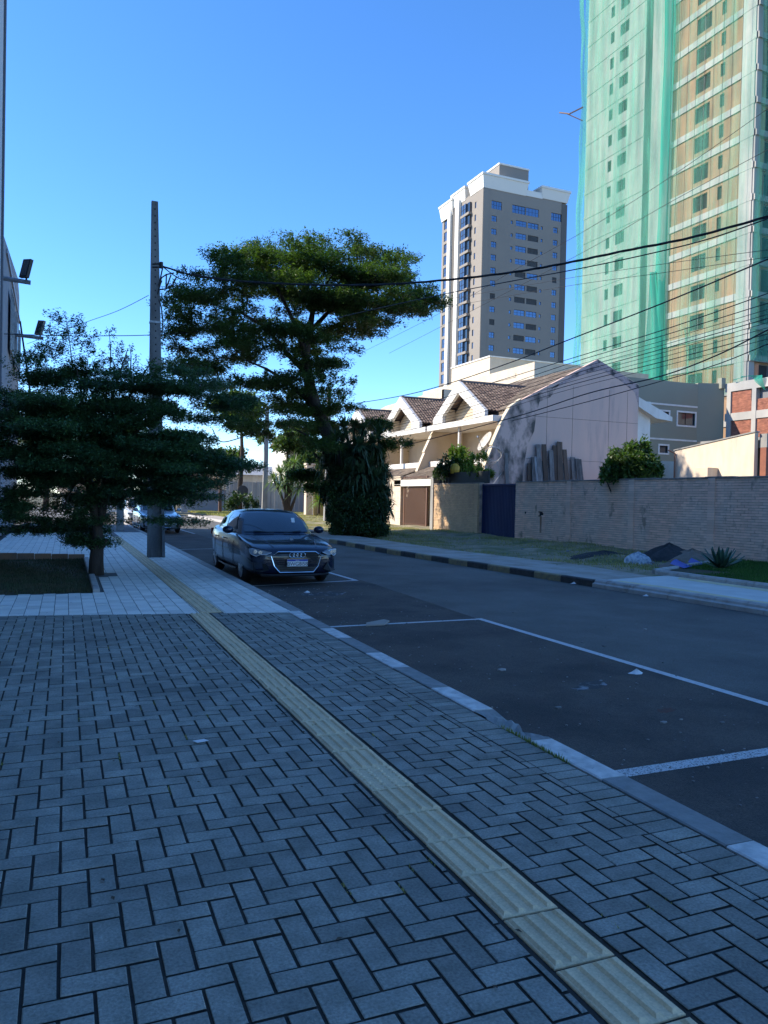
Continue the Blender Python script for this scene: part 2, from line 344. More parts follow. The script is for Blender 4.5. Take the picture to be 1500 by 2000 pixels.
for k, y in enumerate(seams):
    if y > 10.24: break
    y1 = min(y+.33, 10.22); dome = abs(y-3.75) < .1; key = (dome, round(y1-y, 3))
    if key not in tm: tm[key] = tactile(-.128, .128, -(y1-y)/2, (y1-y)/2, None, dome).mesh('tactile_tile', M['tact'])
    o = bpy.data.objects.new('tactile_tile', tm[key]); link(o, strip); o.location = (1.645, (y+y1)/2, rng.uniform(-.002,.002)); o.rotation_euler = (rng.gauss(0,.006),rng.gauss(0,.006),rng.gauss(0,.012))
mt = tactile(-.15, .15, -.148, .148, None, False).mesh('tactile_tile', M['tact'])
for k in range(63):
    y = 10.42+k*.30; o = bpy.data.objects.new('tactile_tile', mt); link(o, strip); o.location = (1.81-.007*(y-10.4), y, 0.001); o.rotation_euler = (0,0,rng.gauss(0,.006))
# light pavement
polys = []
PL = (-1.75, .42, 12.8, 19.35)                             # planting bed hole
for i in range(-11, 16):
    for j in range(0, 130):
        x0 = i*.175+.06; y0 = 9.8+j*.175+(.087 if i % 2 else 0); x1, y1 = x0+.175, y0+.175
        if x1 > 2.95: continue
        if (x1 > PL[0] and x0 < PL[1] and y1 > PL[2] and y0 < PL[3]): continue
        if (x1 > .5 and x0 < .92 and y1 > 15.3 and y0 < 15.9): continue
        q = clip(clip(rect(x0, x1, y0, y1, .004), -.175, -1, -10.505), 1, 0, 2.855)
        for (A, B, C) in ((1, .007, 1.655+.0728), (-1, -.007, -1.965-.0728)):     # cut along both sides of the tactile strip
            p = clip(q, A, B, C) if len(q) > 2 else []
            if len(p) > 2 and area(p) > .001: polys.append(p)
lay('light_pavement', M['ljoint'], M['lpaver'], polys, -1.7, 2.86, 10.26, 29.0, -.008)
o = struct(MB().box(-1.9, 2.86, 29.0, 75, -.3, -.012).build('far_pavement', mat('far_paving', (.20,.20,.20), .9, (.15,.14,.13), 1.5, speck=.4))); o.rotation_euler = (0,0,-KA)
bd = struct(MB().add([(PL[0],PL[2],-.004),(PL[1],PL[2],-.004),(PL[1],PL[3],-.004),(PL[0],PL[3],-.004)], [(0,1,2,3)]).build('planting_bed', M['lawnsoil'])); bd.rotation_euler = (0,0,-KA)
# kerb, near side
kerb = bpy.data.objects.new('near_kerb', None); link(kerb); kerb['kind'] = 'structure'; kerb.rotation_euler = (0,0,-KA)
kc = {}
def kerb_stone(y0, y1, col, broken=False, x0=2.80, x1=2.99):
    mm = MB()
    if not broken:
        g = .004; pts = [(x0,-.3),(x0,0),(x0+.01,.006),(x1-.022,.004),(x1-.004,-.012),(x1,-.14),(x1,-.3)]
        mm.poly([(x, y0+g, z) for x, z in pts], (0, y1-y0-2*g, 0))
    else:
        def f(u, v):
            y = y0+(y1-y0)*v; k = math.sin(v*math.pi)
            x = x0+(x1-x0+.02)*u+.03*k*math.sin(9*v+2*u); zz = .0-.05*k*abs(math.sin(7*v+3*u))*(.3+u)-(0 if u < .99 else .13)
            return (x, y, zz+rng.uniform(-.012,.006)*k)
        mm.grid(f, 6, 14); mm.box(x0, x1-.02, y0, y1, -.3, -.06)
    o = mm.build('kerb_stone', M[col], kerb); return o
seq = [(-2.2,-1.3,'kgrey'),(-1.3,-.4,'kwhite'),(-.4,.6,'kgrey'),(.6,1.6,'kgrey'),(1.6,2.60,'kwhite'),(2.60,3.48,'kgrey'),(3.48,4.2,'kwhite')]
for a, b, c in seq: kerb_stone(a, b, c)
kerb_stone(4.2, 4.95, 'kgrey', True)
for a, b, c in [(4.95,5.66,'kwhite'),(5.66,6.45,'kgrey'),(6.45,7.15,'kwhite'),(7.15,8.0,'kgrey'),(8.0,8.65,'kwhite'),(8.65,9.4,'kgrey'),(9.4,10.1,'kwhite')]: kerb_stone(a, b, c)
for k in range(42): kerb_stone(10.1+k, 11.1+k, 'kconc' if k > 0 else 'kgrey', x0=2.86, x1=3.04)
# kerb, far side
fk = bpy.data.objects.new('far_kerb', None); link(fk); fk['kind'] = 'structure'
def fkx(y): return 10.22 if y < 9 else (10.22-(y-9)*.05 if y < 22 else 9.57+(y-22)*.012)
y = -12.; k = 0
while y < 62:
    ln = .98 if y < 12.6 else .92; xa, xb = fkx(y), fkx(y+ln)
    if y < 12.4:  pts = [(0,-.3),(0,-.06),(.05,-.035),(.06,.0),(.10,.028),(.2,.03),(.24,0),(.24,-.3)]; m = M['kconc']
    else: pts = [(0,-.3),(0.0,-.01),(.02,.012),(.13,.012),(.14,0),(.14,-.3)]; m = M['kblack'] if k % 2 else (M['kyellow'] if y < 30 else M['kconc'])
    if y > 27: m = M['kconc']
    g = .006; mm = MB(); n = len(pts)
    vs = [(xa+px, y+g, pz) for px, pz in pts]+[(xb+px, y+ln-g, pz+rng.uniform(-.002,.002)) for px, pz in pts]
    mm.add(vs, [tuple(range(n-1,-1,-1)), tuple(range(n,2*n))]+[(i,(i+1)%n,(i+1)%n+n,i+n) for i in range(n)])
    mm.build('kerb_stone', m, fk); y += ln; k += 1
# far side surfaces: each a sheet with its own outline
def sheet(name, pts, z, m, sub=0, amp=0.):
    if not sub: return struct(MB().add([(x,y_,z) for x,y_ in pts], [tuple(range(len(pts)))]).build(name, m))
sheet('pale_pavement', [(fkx(5)+.2,-12),(12.5,-12),(12.58,13.0),(12.0,12.9),(fkx(12.5)+.2,12.5),(fkx(9)+.2,9)], .001, M['lsidewalk'])
sheet('tactile_line', [(10.5,-12),(10.75,-12),(10.75,11),(10.6,12.3),(10.4,12.3)], .005, M['ystrip'])
sheet('tactile_line', [(12.05,-12),(12.38,-12),(12.45,12.6),(12.1,12.3)], .005, M['ystrip'])
sheet('old_pavement', [(fkx(12.5)+.13,12.5),(12.0,12.9),(12.3,15.5),(11.6,22),(11.7,30),(11.9,60),(9.7+.3,60),(fkx(40)+.13,40),(fkx(30)+.13,30),(fkx(22)+.13,22)], -.004, M['rsidewalk'])
def bumpy(name, x0, x1, y0, y1, nx, ny, zf, m, keep=None):
    V = []; F = []; idx = {}
    for j in range(ny+1):
        for i in range(nx+1):
            x = x0+(x1-x0)*i/nx; y_ = y0+(y1-y0)*j/ny; idx[i,j] = len(V); V.append((x,y_,zf(x,y_)))
    for j in range(ny):
        for i in range(nx):
            cx = x0+(x1-x0)*(i+.5)/nx; cy = y0+(y1-y0)*(j+.5)/ny
            if keep is None or keep(cx, cy): F.append((idx[i,j],idx[i+1,j],idx[i+1,j+1],idx[i,j+1]))
    mm = MB(); mm.v = V; mm.f = F; return mm.build(name, m, smooth=True)
nz = lambda x, y: .03*math.sin(1.3*x+.7*y)+.02*math.sin(2.9*x-1.7*y+1)+.012*math.sin(6.1*x+5.3*y)
def in_lot(x, y): return y < 13.45+(x-12.6)*.52
verge = bumpy('verge', 11.2, 40, 9, 75, 130, 240, lambda x, y: -.06+nz(x,y)*1.1+min(.12,max(0,(x-12)*.02)), M['soil'], lambda x, y: not (y < 13.0+(x-12.6)*.52) and x > (12.0 if y < 16 else 11.5 if y < 30 else 11.8))
struct(verge)
struct(bumpy('lawn_bed', 12.6, 17.9, -12, 17, 20, 60, lambda x, y: .03+nz(x,y)*.3, M['lawnsoil'], lambda x, y: in_lot(x,y)))
def line_blocks(name, A, B, n, wd, h, m, z0=-.1):
    root = bpy.data.objects.new(name, None); link(root); root['kind'] = 'structure'; A = Vector(A); B = Vector(B); d = (B-A)/n; a = math.atan2(d.y, d.x); L_ = d.length
    for i in range(n):
        mm = MB(); g = .006; pts = [(-wd/2,z0),(-wd/2,h*.6),(-wd*.3,h),(wd*.3,h),(wd/2,h*.6),(wd/2,z0)]
        mm.poly([(-L_/2+g, p[0], p[1]) for p in pts], (L_-2*g,0,0)); o = mm.build('kerb_stone', m, root)
        c = A+d*(i+.5); o.location = (c.x, c.y, rng.uniform(-.004,.004)); o.rotation_euler = (0,0,a+rng.gauss(0,.004))
line_blocks('lawn_kerb', (12.58,13.4,0), (12.5,-11.6,0), 25, .15, .10, M['kconc'])
line_blocks('lawn_kerb', (12.62,13.52,0), (17.8,16.2,0), 6, .15, .09, M['kconc'])
# road markings
def stripe(A, B, wd, m, z=-.126):
    A = Vector((*A,0)); B = Vector((*B,0)); d = (B-A).normalized(); n = Vector((-d.y,d.x,0))*wd/2
    return struct(MB().add([(p.x,p.y,z) for p in (A-n,B-n,B+n,A+n)], [(0,1,2,3)]).build('road_marking', m))
stripe((5.64,9.50),(5.60,-6),.10,M['paint']); stripe((3.15,9.42),(5.59,9.45),.08,M['paint']); stripe((3.05,3.76),(5.55,3.74),.12,M['paintworn'])
stripe((5.78,14.7),(5.80,19.9),.10,M['paint']); stripe((3.5,14.15),(5.83,14.66),.08,M['paint']); stripe((3.4,24.1),(5.9,24.7),.08,M['paint']); stripe((5.8,34),(5.8,40),.10,M['paint'])
# scuffs and stains on the asphalt (thin dried cement splashes)
spl = mat('cement_splash', (.05,.05,.05), .9, (.30,.31,.32), 9, mixlo=.52, mixhi=.66)
def splash(x, y, rx, ry, m, n=18, a=0):
    pts = []
    for k in range(n):
        g = 2*math.pi*k/n; r = rng.uniform(.6,1.1); px, py = rx*r*math.cos(g), ry*r*math.sin(g)
        pts.append((x+px*math.cos(a)-py*math.sin(a), y+px*math.sin(a)+py*math.cos(a), -.1275))
    return struct(MB().add(pts, [tuple(range(n))]).build('road_stain', m))
p = onz(635,1160,-.13); splash(p.x, p.y, .55, .32, spl, a=.3)
p = onz(1150,1340,-.13); splash(p.x, p.y, .30, .12, spl, a=.5)
p = onz(1300,1388,-.13); splash(p.x, p.y, .12, .06, mat('rust_stain', (.07,.045,.04), .9, (.14,.05,.03), 12), a=.2)
# grass
def blades(name, m, pts, h, wd, parent=None, lean=.5):
    P = np.array(pts); n = len(P); a = NR.uniform(0, 2*np.pi, n); hh = h*NR.uniform(.5, 1.3, n); ww = wd*NR.uniform(.7,1.3,n)
    dx, dy = np.cos(a)*ww, np.sin(a)*ww; la = NR.uniform(0,2*np.pi,n); lx, ly = np.cos(la)*hh*lean*NR.uniform(.2,1,n), np.sin(la)*hh*lean*NR.uniform(.2,1,n)
    V = np.empty((n,3,3)); V[:,0] = P-np.c_[dx,dy,np.zeros(n)]; V[:,1] = P+np.c_[dx,dy,np.zeros(n)]; V[:,2] = P+np.c_[lx,ly,hh]
    return stuff(npmesh(name, V.reshape(-1,3), np.arange(3*n).reshape(-1,3), m, parent))
pts = []
while len(pts) < 42000:
    x, y = rng.uniform(12.62,17.85), rng.uniform(7,16.4)
    if in_lot(x, y-.15) and math.hypot(x-14.8,y-13.7) > .25 and not (x < 14.2 and y > 12.6+rng.uniform(-.3,.3)): pts.append((x,y,.02+nz(x,y)*.3))
blades('lawn_grass', M['lawn'], pts, .075, .008)
pts = []
for _ in range(90000):
    x, y = rng.uniform(11.6,18), rng.uniform(13,60)
    if in_lot(x,y-.3): continue
    d = math.sin(.9*x+.5*y)+math.sin(.37*y-1.3*x+2)+.6*math.sin(2.1*y+1.7*x)+(.9 if y > 30 else .2)
    if d+rng.gauss(0,.6) > .1: pts.append((x,y,-.09+nz(x,y)*1.1+min(.12,max(0,(x-12)*.02))))
blades('verge_grass', M['grass'], pts, .085, .012)
pts = [(*loc2w(rng.uniform(PL[0],PL[1]-.03), 12.85+6.4*rng.random()**1.1), -.01) for _ in range(26000)]
blades('bed_grass', mat('bed_grass', (.045,.065,.02), .8, (.10,.08,.04), 2.5, island=.3), [q for q in pts if math.sin(3*q[0]+q[1])+rng.gauss(0,.8) > -.6], .05, .007)
pts = [(rng.uniform(11.9,30), rng.uniform(55,74), -.02) for _ in range(30000)]
blades('verge_grass', M['grass'], pts, .16, .03)
# bed edging: bricks on the far side, pale kerb round the corner
edge = bpy.data.objects.new('bed_edging', None); link(edge); edge['kind'] = 'structure'; edge.rotation_euler = (0,0,-KA)
eb = mat('edging_brick', (.33,.19,.11), .9, (.22,.15,.11), 4, bump=.01, bscale=20, objr=.2)
for k in range(6):
    o = MB().cbox(-1.72+k*.36+.004, -1.72+(k+1)*.36-.004, 19.36, 19.46, -.02, .16-.01*k, .008).build('brick', eb, edge)
for (a,b,c,d) in ((.42,.52,16.0,17.6),(.42,.52,17.6,19.3),(.42,.52,12.8,14.2),(.42,.52,14.2,15.2)):
    MB().cbox(a,b,c+.004,d-.004,-.02,.055,.01).build('kerb_stone', M['kconc'], edge)
# ---------------------------------------------------------------- building helpers
class Face:
    """a vertical wall plane: O corner, U along, N outward"""
    def __init__(s, O, U, N): s.O, s.U, s.N = Vector(O), Vector(U), Vector(N); s.ang = math.atan2(s.U.y, s.U.x)
    def p(s, u, z, d=0): q = s.O+s.U*u+s.N*d; return Vector((q.x, q.y, s.O.z+z))
def facade(mb, F, u0, u1, z0, z1, holes, th=.22):
    us = sorted({u0,u1,*[h[0] for h in holes],*[h[1] for h in holes]}); zs = sorted({z0,z1,*[h[2] for h in holes],*[h[3] for h in holes]})
    us = [u for u in us if u0 <= u <= u1]; zs = [z for z in zs if z0 <= z <= z1]
    hole = lambda a, b: any(h[0]-1e-6 <= a <= h[1]+1e-6 and h[2]-1e-6 <= b <= h[3]+1e-6 for h in holes)
    for j in range(len(zs)-1):
        i = 0
        while i < len(us)-1:
            zc = (zs[j]+zs[j+1])/2
            if hole((us[i]+us[i+1])/2, zc): i += 1; continue
            k = i
            while k < len(us)-1 and not hole((us[k]+us[k+1])/2, zc): k += 1
            mb.add([F.p(us[i],zs[j]),F.p(us[k],zs[j]),F.p(us[k],zs[j+1]),F.p(us[i],zs[j+1])], [(0,1,2,3)]); i = k
    for h in holes:
        a, b, c, d = h; q = [F.p(a,c),F.p(b,c),F.p(b,d),F.p(a,d)]; r = [F.p(a,c,-th),F.p(b,c,-th),F.p(b,d,-th),F.p(a,d,-th)]
        mb.add(q+r, [(i,(i+1)%4,(i+1)%4+4,i+4) for i in range(4)]+[(4,5,6,7)])
    return mb
def lbox(mb, F, u0, u1, z0, z1, d0, d1):
    P = [F.p(u,z,d) for z in (z0,z1) for (u,d) in ((u0,d0),(u1,d0),(u1,d1),(u0,d1))]
    return mb.add(P, [(3,2,1,0),(4,5,6,7),(0,1,5,4),(1,2,6,5),(2,3,7,6),(3,0,4,7)])
WC = {}
def window(parent, F, u0, u1, z0, z1, nx=2, nz_=1, fm='black', pm='glass', depth=.1, fw=.05, name='window', shutter=False):
    """frame with mullions; its pane or shutter is a sub-part"""
    w_, h_ = u1-u0, z1-z0; key = (round(w_,2), round(h_,2), nx, nz_, fm, fw, shutter, pm); off = LOC.get(parent.name, Vector())
    if key not in WC:
        m1 = MB()
        for a, b, c, d in [(0,fw,0,h_),(w_-fw,w_,0,h_),(fw,w_-fw,0,fw),(fw,w_-fw,h_-fw,h_)]+[(w_*i/nx-fw*.35,w_*i/nx+fw*.35,fw,h_-fw) for i in range(1,nx)]+[(fw,w_-fw,h_*j/(nz_+.0)-fw*.3,h_*j/nz_+fw*.3) for j in range(1,nz_)]:
            m1.box(a,b,-.03,.03,c,d)
        m2 = MB()
        if shutter:
            n = max(4,int(h_/.09))
            for k in range(n): m2.box(fw,w_-fw,-.012,.02,fw+(h_-2*fw)*k/n,fw+(h_-2*fw)*(k+.82)/n)
            m2.box(fw,w_-fw,.021,.026,fw,h_-fw)
        else: m2.add([(fw*.5,.008,fw*.5),(w_-fw*.5,.008,fw*.5),(w_-fw*.5,.008,h_-fw*.5),(fw*.5,.008,h_-fw*.5)], [(0,1,2,3)])
        WC[key] = (m1.mesh(name, M[fm]), m2.mesh('shutter' if shutter else 'pane', M['shut'] if shutter else M[pm]))
    a, b = WC[key]; o = bpy.data.objects.new(name, a); link(o, parent); o.location = F.p(u0, z0, -depth)-off; o.rotation_euler = (0,0,F.ang+rng.gauss(0,.002))
    c = bpy.data.objects.new('shutter' if shutter else 'pane', b); link(c, o); c.rotation_euler = (rng.gauss(0,.006),0,rng.gauss(0,.006)); return o
# ---------------------------------------------------------------- tall beige tower
M['glassm'] = mat('muted_glass', (.10,.15,.21), .1, spec=1., metal=.6)
def beige_tower():
    X, Y = 91.6, 156.4; t = thing('apartment_tower', 'tall beige and white apartment tower with blue windows behind the row houses', 'apartment tower', (X, Y, 0))
    W_, D_, H_ = 23.6, 20.5, 75.0
    FR = Face((X,Y,0),(1,0,0),(0,-1,0)); FL = Face((X,Y+D_,0),(0,-1,0),(-1,0,0))
    holes = []; wins = []
    for k in range(17):
        z = 70.2-k*3.02
        if k == 0: cols = [(2.2,5.0,4,1),(7.9,11.6,4,1),(11.75,15.4,4,1),(19.0,22.0,4,1)]
        else: cols = [(2.3,3.7,2,0),(9.0,12.0,3,0),(12.4,15.4,3,0),(7.6,8.15,1,2),(16.1,16.65,1,2),(19.7,21.0,2,0)]
        for a, b, n, ty in cols:
            h0, h1 = (z-.1, z+1.8) if ty == 1 else ((z+.2,z+1.0) if ty == 2 else (z,z+1.35))
            holes.append((a,b,h0,h1)); sh = ty == 0 and rng.random() < .36
            wins.append((FR,a,b,h0,h1,n if n > 1 else 1,2 if ty != 2 else 1,sh))
    wall = MB(); facade(wall, FR, 1.5, W_-1.6, 0, H_, holes, .25)
    hl = []
    for k in range(19):
        z = 71-k*3.02
        for a, b, n in ((1.0,2.6,2),(11.3,13.3,2)): hl.append((a,b,z-.3,z+2.0)); wins.append((FL,a,b,z-.3,z+2.0,n,2,False))
        hl.append((16.5,17.2,z,z+1.5)); wins.append((FL,16.5,17.2,z,z+1.5,1,1,False))
    facade(wall, FL, 0, 18.2, 0, H_, hl, .25)
    wall.box(X+.3, X+W_, Y+.5, Y+D_, 0, H_-.1); wall.build('wall', M['towerg'], t)
    pil = MB(); lbox(pil, FR, -.05, 1.5, 0, H_-.5, -.4, .12); lbox(pil, FL, 18.2, D_+.05, 0, H_-.5, -.4, .14); pil.build('corner_pilaster', M['cream'] if False else M['towerg'], t)
    lbox(MB(), FR, W_-1.6, W_, 0, H_-.5, -.4, .10).build('corner_pilaster', M['towerd'], t)
    for a, b in ((4.2,5.6),(8.2,9.9)): lbox(MB(), FL, a, b, 0, H_+.3, .0, .75).build('pilaster', M['towerw'], t)
    lbox(MB(), FL, 5.6, 8.2, 0, H_-.5, .0, .15).build('recess_panel', M['towerd'], t)
    # angular glazed bay at the corner of the left face: projecting stack of box windows
    for k in range(19):
        z = 71-k*3.02; m1 = MB(); lbox(m1, FL, 11.1, 15.2, z-.9, z-.3, 0, .9); m1.build('balcony_front', M['towerg'], t)
        m2 = MB(); lbox(m2, FL, 11.3, 13.6, z-.3, z+2.1, 0, .8); o = m2.build('bay_window', M['glassm'], t)
        m3 = MB()
        for u in (11.3,12.4,13.5): lbox(m3, FL, u, u+.1, z-.3, z+2.1, .8, .86)
        lbox(m3, FL, 11.3, 13.6, z+.8, z+.88, .8, .86); m3.build('frame', M['black'], o)
    for k in range(19):
        z = 71-k*3.02; m2 = MB(); lbox(m2, FL, 13.7, 15.0, z-.3, z+2.1, 0, .5); m2.build('dark_window', M['glass'], t)
    for F_, a, b, h0, h1, n, n2, sh in wins: window(t, F_, a, b, h0, h1, n, n2, 'shut', 'glassb', .14, .07, shutter=sh)
    # flared white cornices
    def cornice(x0, x1, y0, y1, z0, z1, fl):
        v = [(x0,y0,z0),(x1,y0,z0),(x1,y1,z0),(x0,y1,z0),(x0-fl,y0-fl,z1),(x1+fl,y0-fl,z1),(x1+fl,y1+fl,z1),(x0-fl,y1+fl,z1)]
        m1 = MB(); m1.add(v, [(3,2,1,0),(4,5,6,7),(0,1,5,4),(1,2,6,5),(2,3,7,6),(3,0,4,7)]); m1.box(x0-fl-.15,x1+fl+.15,y0-fl-.15,y1+fl+.15,z1,z1+.5); m1.build('cornice', M['towerw'], t)
    cornice(X-.1, X+11.5, Y-.1, Y+6.0, H_-.4, H_+2.4, .5)
    cornice(X-.1, X+10, Y+8.5, Y+14.5, H_-.4, H_+2.3, .45)
    cornice(X-.3, X+10, Y+14.6, Y+D_, H_-2, H_+1.4, .5)
    cornice(X+16.3, X+W_, Y-.1, Y+8, H_-.1, H_+2.2, .5)
    MB().box(X+11.5, X+16.3, Y-.12, Y+.4, H_-.3, H_+1.1).build('parapet', M['towerw'], t)
    MB().box(X+4.7, X+12.9, Y+1.0, Y+12, H_, H_+6.2).build('water_tank_block', M['towerg'], t)
    MB().box(X+4.55, X+13.05, Y+.85, Y+12.15, H_+6.2, H_+6.6).build('roof_slab', M['towerw'], t)
beige_tower()
# ---------------------------------------------------------------- netted tower under construction
def net_tower():
    X, Y0, Y1, Z0, H_ = 61.0, 53.9, 79.3, 0, 76.0; FH = 3.06
    t = thing('unfinished_tower', 'unfinished concrete and block tower wrapped in green safety netting', 'tower', (X, Y0, 0))
    F = Face((X,Y1,0),(0,-1,0),(-1,0,0)); L_ = Y1-Y0; R = Face((X,Y0,0),(1,0,0),(0,-1,0))
    nfl = 25; zf = lambda k: .6+k*FH
    grey = MB(); brick = MB(); hg = []; hb = []; wn = []; hr = []
    for k in range(nfl):
        z = zf(k)
        a = (6.0,7.5,z+1.0,z+2.35); b = (4.3,4.95,z+1.0,z+2.3); hg += [a,b]; wn += [(F,a,2),(F,b,1)]
        a = (18.0,19.9,z+.75,z+2.35); b = (21.2,21.75,z+1.05,z+2.35); hb += [a,b]; wn += [(F,a,2),(F,b,1)]
        for q in ((1.5,4.2),(6.2,8.9),(11,13.5)): a = (q[0],q[1],z+.3,z+2.5); hr.append(a); wn.append((R,a,2))
    facade(grey, F, 0, 10.4, 0, H_, hg, .25); lbox(grey, F, 10.4, 11.3, 0, H_, -1.4, -1.2); lbox(grey, F, 11.3, 14.3, 0, H_, -.6, -.15)
    grey.box(X+1.5, X+16, Y0+.6, Y1, 0, H_-.2); grey.build('concrete_wall', M['tconc'], t)
    facade(brick, F, 14.3, L_, 0, H_, hb, .2); brick.build('block_wall', M['tbrick'], t)
    rb = MB(); facade(rb, R, 0, 16, 0, H_, hr, .6); rb.build('block_wall', M['tbrick'], t)
    for k in range(nfl+1):
        z = zf(k)-.25
        m1 = MB(); lbox(m1, F, 14.3, L_+.12, z-.15, z+.5, .005, .12); lbox(m1, R, 0.0, 16, z-.15, z+.4, .005, .35); m1.build('floor_slab', M['tconc'], t)
        m1 = MB(); lbox(m1, F, 0, 10.4, z, z+.32, .005, .06); m1.build('floor_band', M['tconc'], t)
    for a, b in ((14.3,14.8),(23.9,L_-.0)):
        m1 = MB(); lbox(m1, F, a, b, 0, H_, .01, .09); m1.build('column', M['tconc'], t)
    lbox(MB(), R, .0, .7, 0, H_, .01, .2).build('column', M['tconc'], t); lbox(MB(), F, 10.3, 10.42, 0, H_, -1.2, .04).build('column', M['tconc'], t)
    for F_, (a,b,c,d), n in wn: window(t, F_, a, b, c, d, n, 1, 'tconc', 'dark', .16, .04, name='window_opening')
    # netting, four hung sheets with folds
    def sheet_net(u0, u1, z0, z1, off, amp, m, fl=1.0, nu=60, nv=70, ph=0., side=F):
        def f(a, b):
            u = u0+(u1-u0)*a; z = z0+(z1-z0)*b; d = off+amp*(math.sin(u*2.3+ph+.6*math.sin(z*.11))+.6*math.sin(u*5.1+z*.05+ph*2)+.5*math.sin(z*.35+u*.4))
            uu = u+fl*.25*math.sin(z*.13+ph)*(1 if a in (0,1) else .4)
            return side.p(uu, z, d)
        mm = MB(); mm.grid(f, nu, nv); return mm.build('safety_net', m, t, smooth=True)
    sheet_net(-.3, 14.2, 11.0, H_, .45, .12, M['net'], nu=70)
    sheet_net(13.9, 15.0, 11.0, H_, .60, .18, M['netd'], 1.2, 24, 70, 1.)
    sheet_net(14.6, L_+.2, 12.5, H_, .55, .10, M['nett'], nu=60, ph=2.)
    sheet_net(-.1, 8.0, 15.5, H_, .55, .10, M['net'], nu=30, ph=2., side=R)
    def wrap(a, b): z = 11+(H_-11)*b; g = a*1.5; return Vector((X-.55-.12*math.sin(z*.7)+1.6*a*a, Y1+.2+1.6*math.sin(g)*(1+.25*math.sin(z*.21)+.2*math.sin(z*.09+1)), z))
    MB().grid(wrap, 12, 80).build('safety_net', M['net'], t, smooth=True)
    # dangling torn loops near the base and debris chute of net
    def flap(u, w_, z0, z1, m):
        def f(a, b): z = z0+(z1-z0)*b; return F.p(u+w_*(a-.5)*(1.2-.7*b)+.5*math.sin(b*3), z, .9+.25*math.sin(a*9+b*4))
        MB().grid(f, 10, 16).build('safety_net', m, t, smooth=True)
    flap(13.2, 2.2, 12, 27, M['netd']); flap(18.3, 1.2, 13, 20, M['nett'])
    m1 = MB(); m1.tube([F.p(-.2,51.2,.4),F.p(-1.3,50.6,1.6),F.p(-2.6,51.2,2.2)], .09, 5); m1.tube([F.p(-.2,49.5,.4),F.p(-1.6,50.7,1.8)], .06, 5); m1.build('platform_beam', M['gatebr'], t)
    for k in range(9):
        u = 15.2+k*1.15; MB().tube([F.p(u,12,1.0),F.p(u+.2,40,.9),F.p(u+.3,H_,.9)], .02, 4).build('rope', M['cable'], t)
net_tower()
# ---------------------------------------------------------------- green-grey block with two window rows
def green_grey():
    Y = 50.0; t = thing('apartment_block', 'olive grey rendered block with two white string lines beside the pink gable', 'building', (44.0, Y, 0))
    F = Face((40.0,Y,0),(1,0,0),(0,-1,0)); w_ = 10.9
    def box_of(x0,y0,x1,y1): pass
    U = lambda px, py: ony(px, py, Y)
    hs_ = [(1289,803,1306,818,1),(1324,805,1357,832,2),(1288,870,1304,885,1)]; holes = []
    for a,b,c,d,n in hs_:
        p, q = U(a,b), U(c,d); holes.append((p.x-40, q.x-40, q.z, p.z, n))
    H_ = 12.0
    mm = MB(); facade(mm, F, 0, w_, 0, H_, [h[:4] for h in holes], .2); mm.poly([(50.9,Y,0),(53.0,Y-.9,0),(53.0,Y-.9,H_+.1),(50.9,Y,H_+.1)][::1], (0,.3,0))
    mm.box(40,53.0,Y+.35,Y+9,0,H_-.3); mm.build('wall', M['ggrey'], t)
    MB().box(52.55,53.0,Y-1.0,Y-.55,H_-.35,H_+.55).build('pier', M['ggrey'], t)
    for h in holes:
        o = window(t, F, h[0], h[1], h[2], h[3], h[4], 1, 'black', 'glass', .12, .05)
        m1 = MB(); a,b,c,d = h[:4]
        for q in ((a-.14,a,c-.14,d+.14),(b,b+.14,c-.14,d+.14),(a,b,c-.14,c),(a,b,d,d+.14)): lbox(m1, F, *q, .002, .04)
        m1.build('window_surround', M['white'], t)
    for z in (U(1300,790).z, U(1300,858).z):
        m1 = MB(); lbox(m1, F, 0, w_, z-.07, z+.07, .002, .03); m1.build('string_course', M['white'], t)
    h = holes[1]; m1 = MB(); m1.grid(lambda a,b: F.p(h[1]-.55+.5*a, h[2]+.05+(h[3]-h[2]-.1)*b, -.15+.02*math.sin(a*18)), 10, 2); m1.build('curtain', M['white'], t)
green_grey()
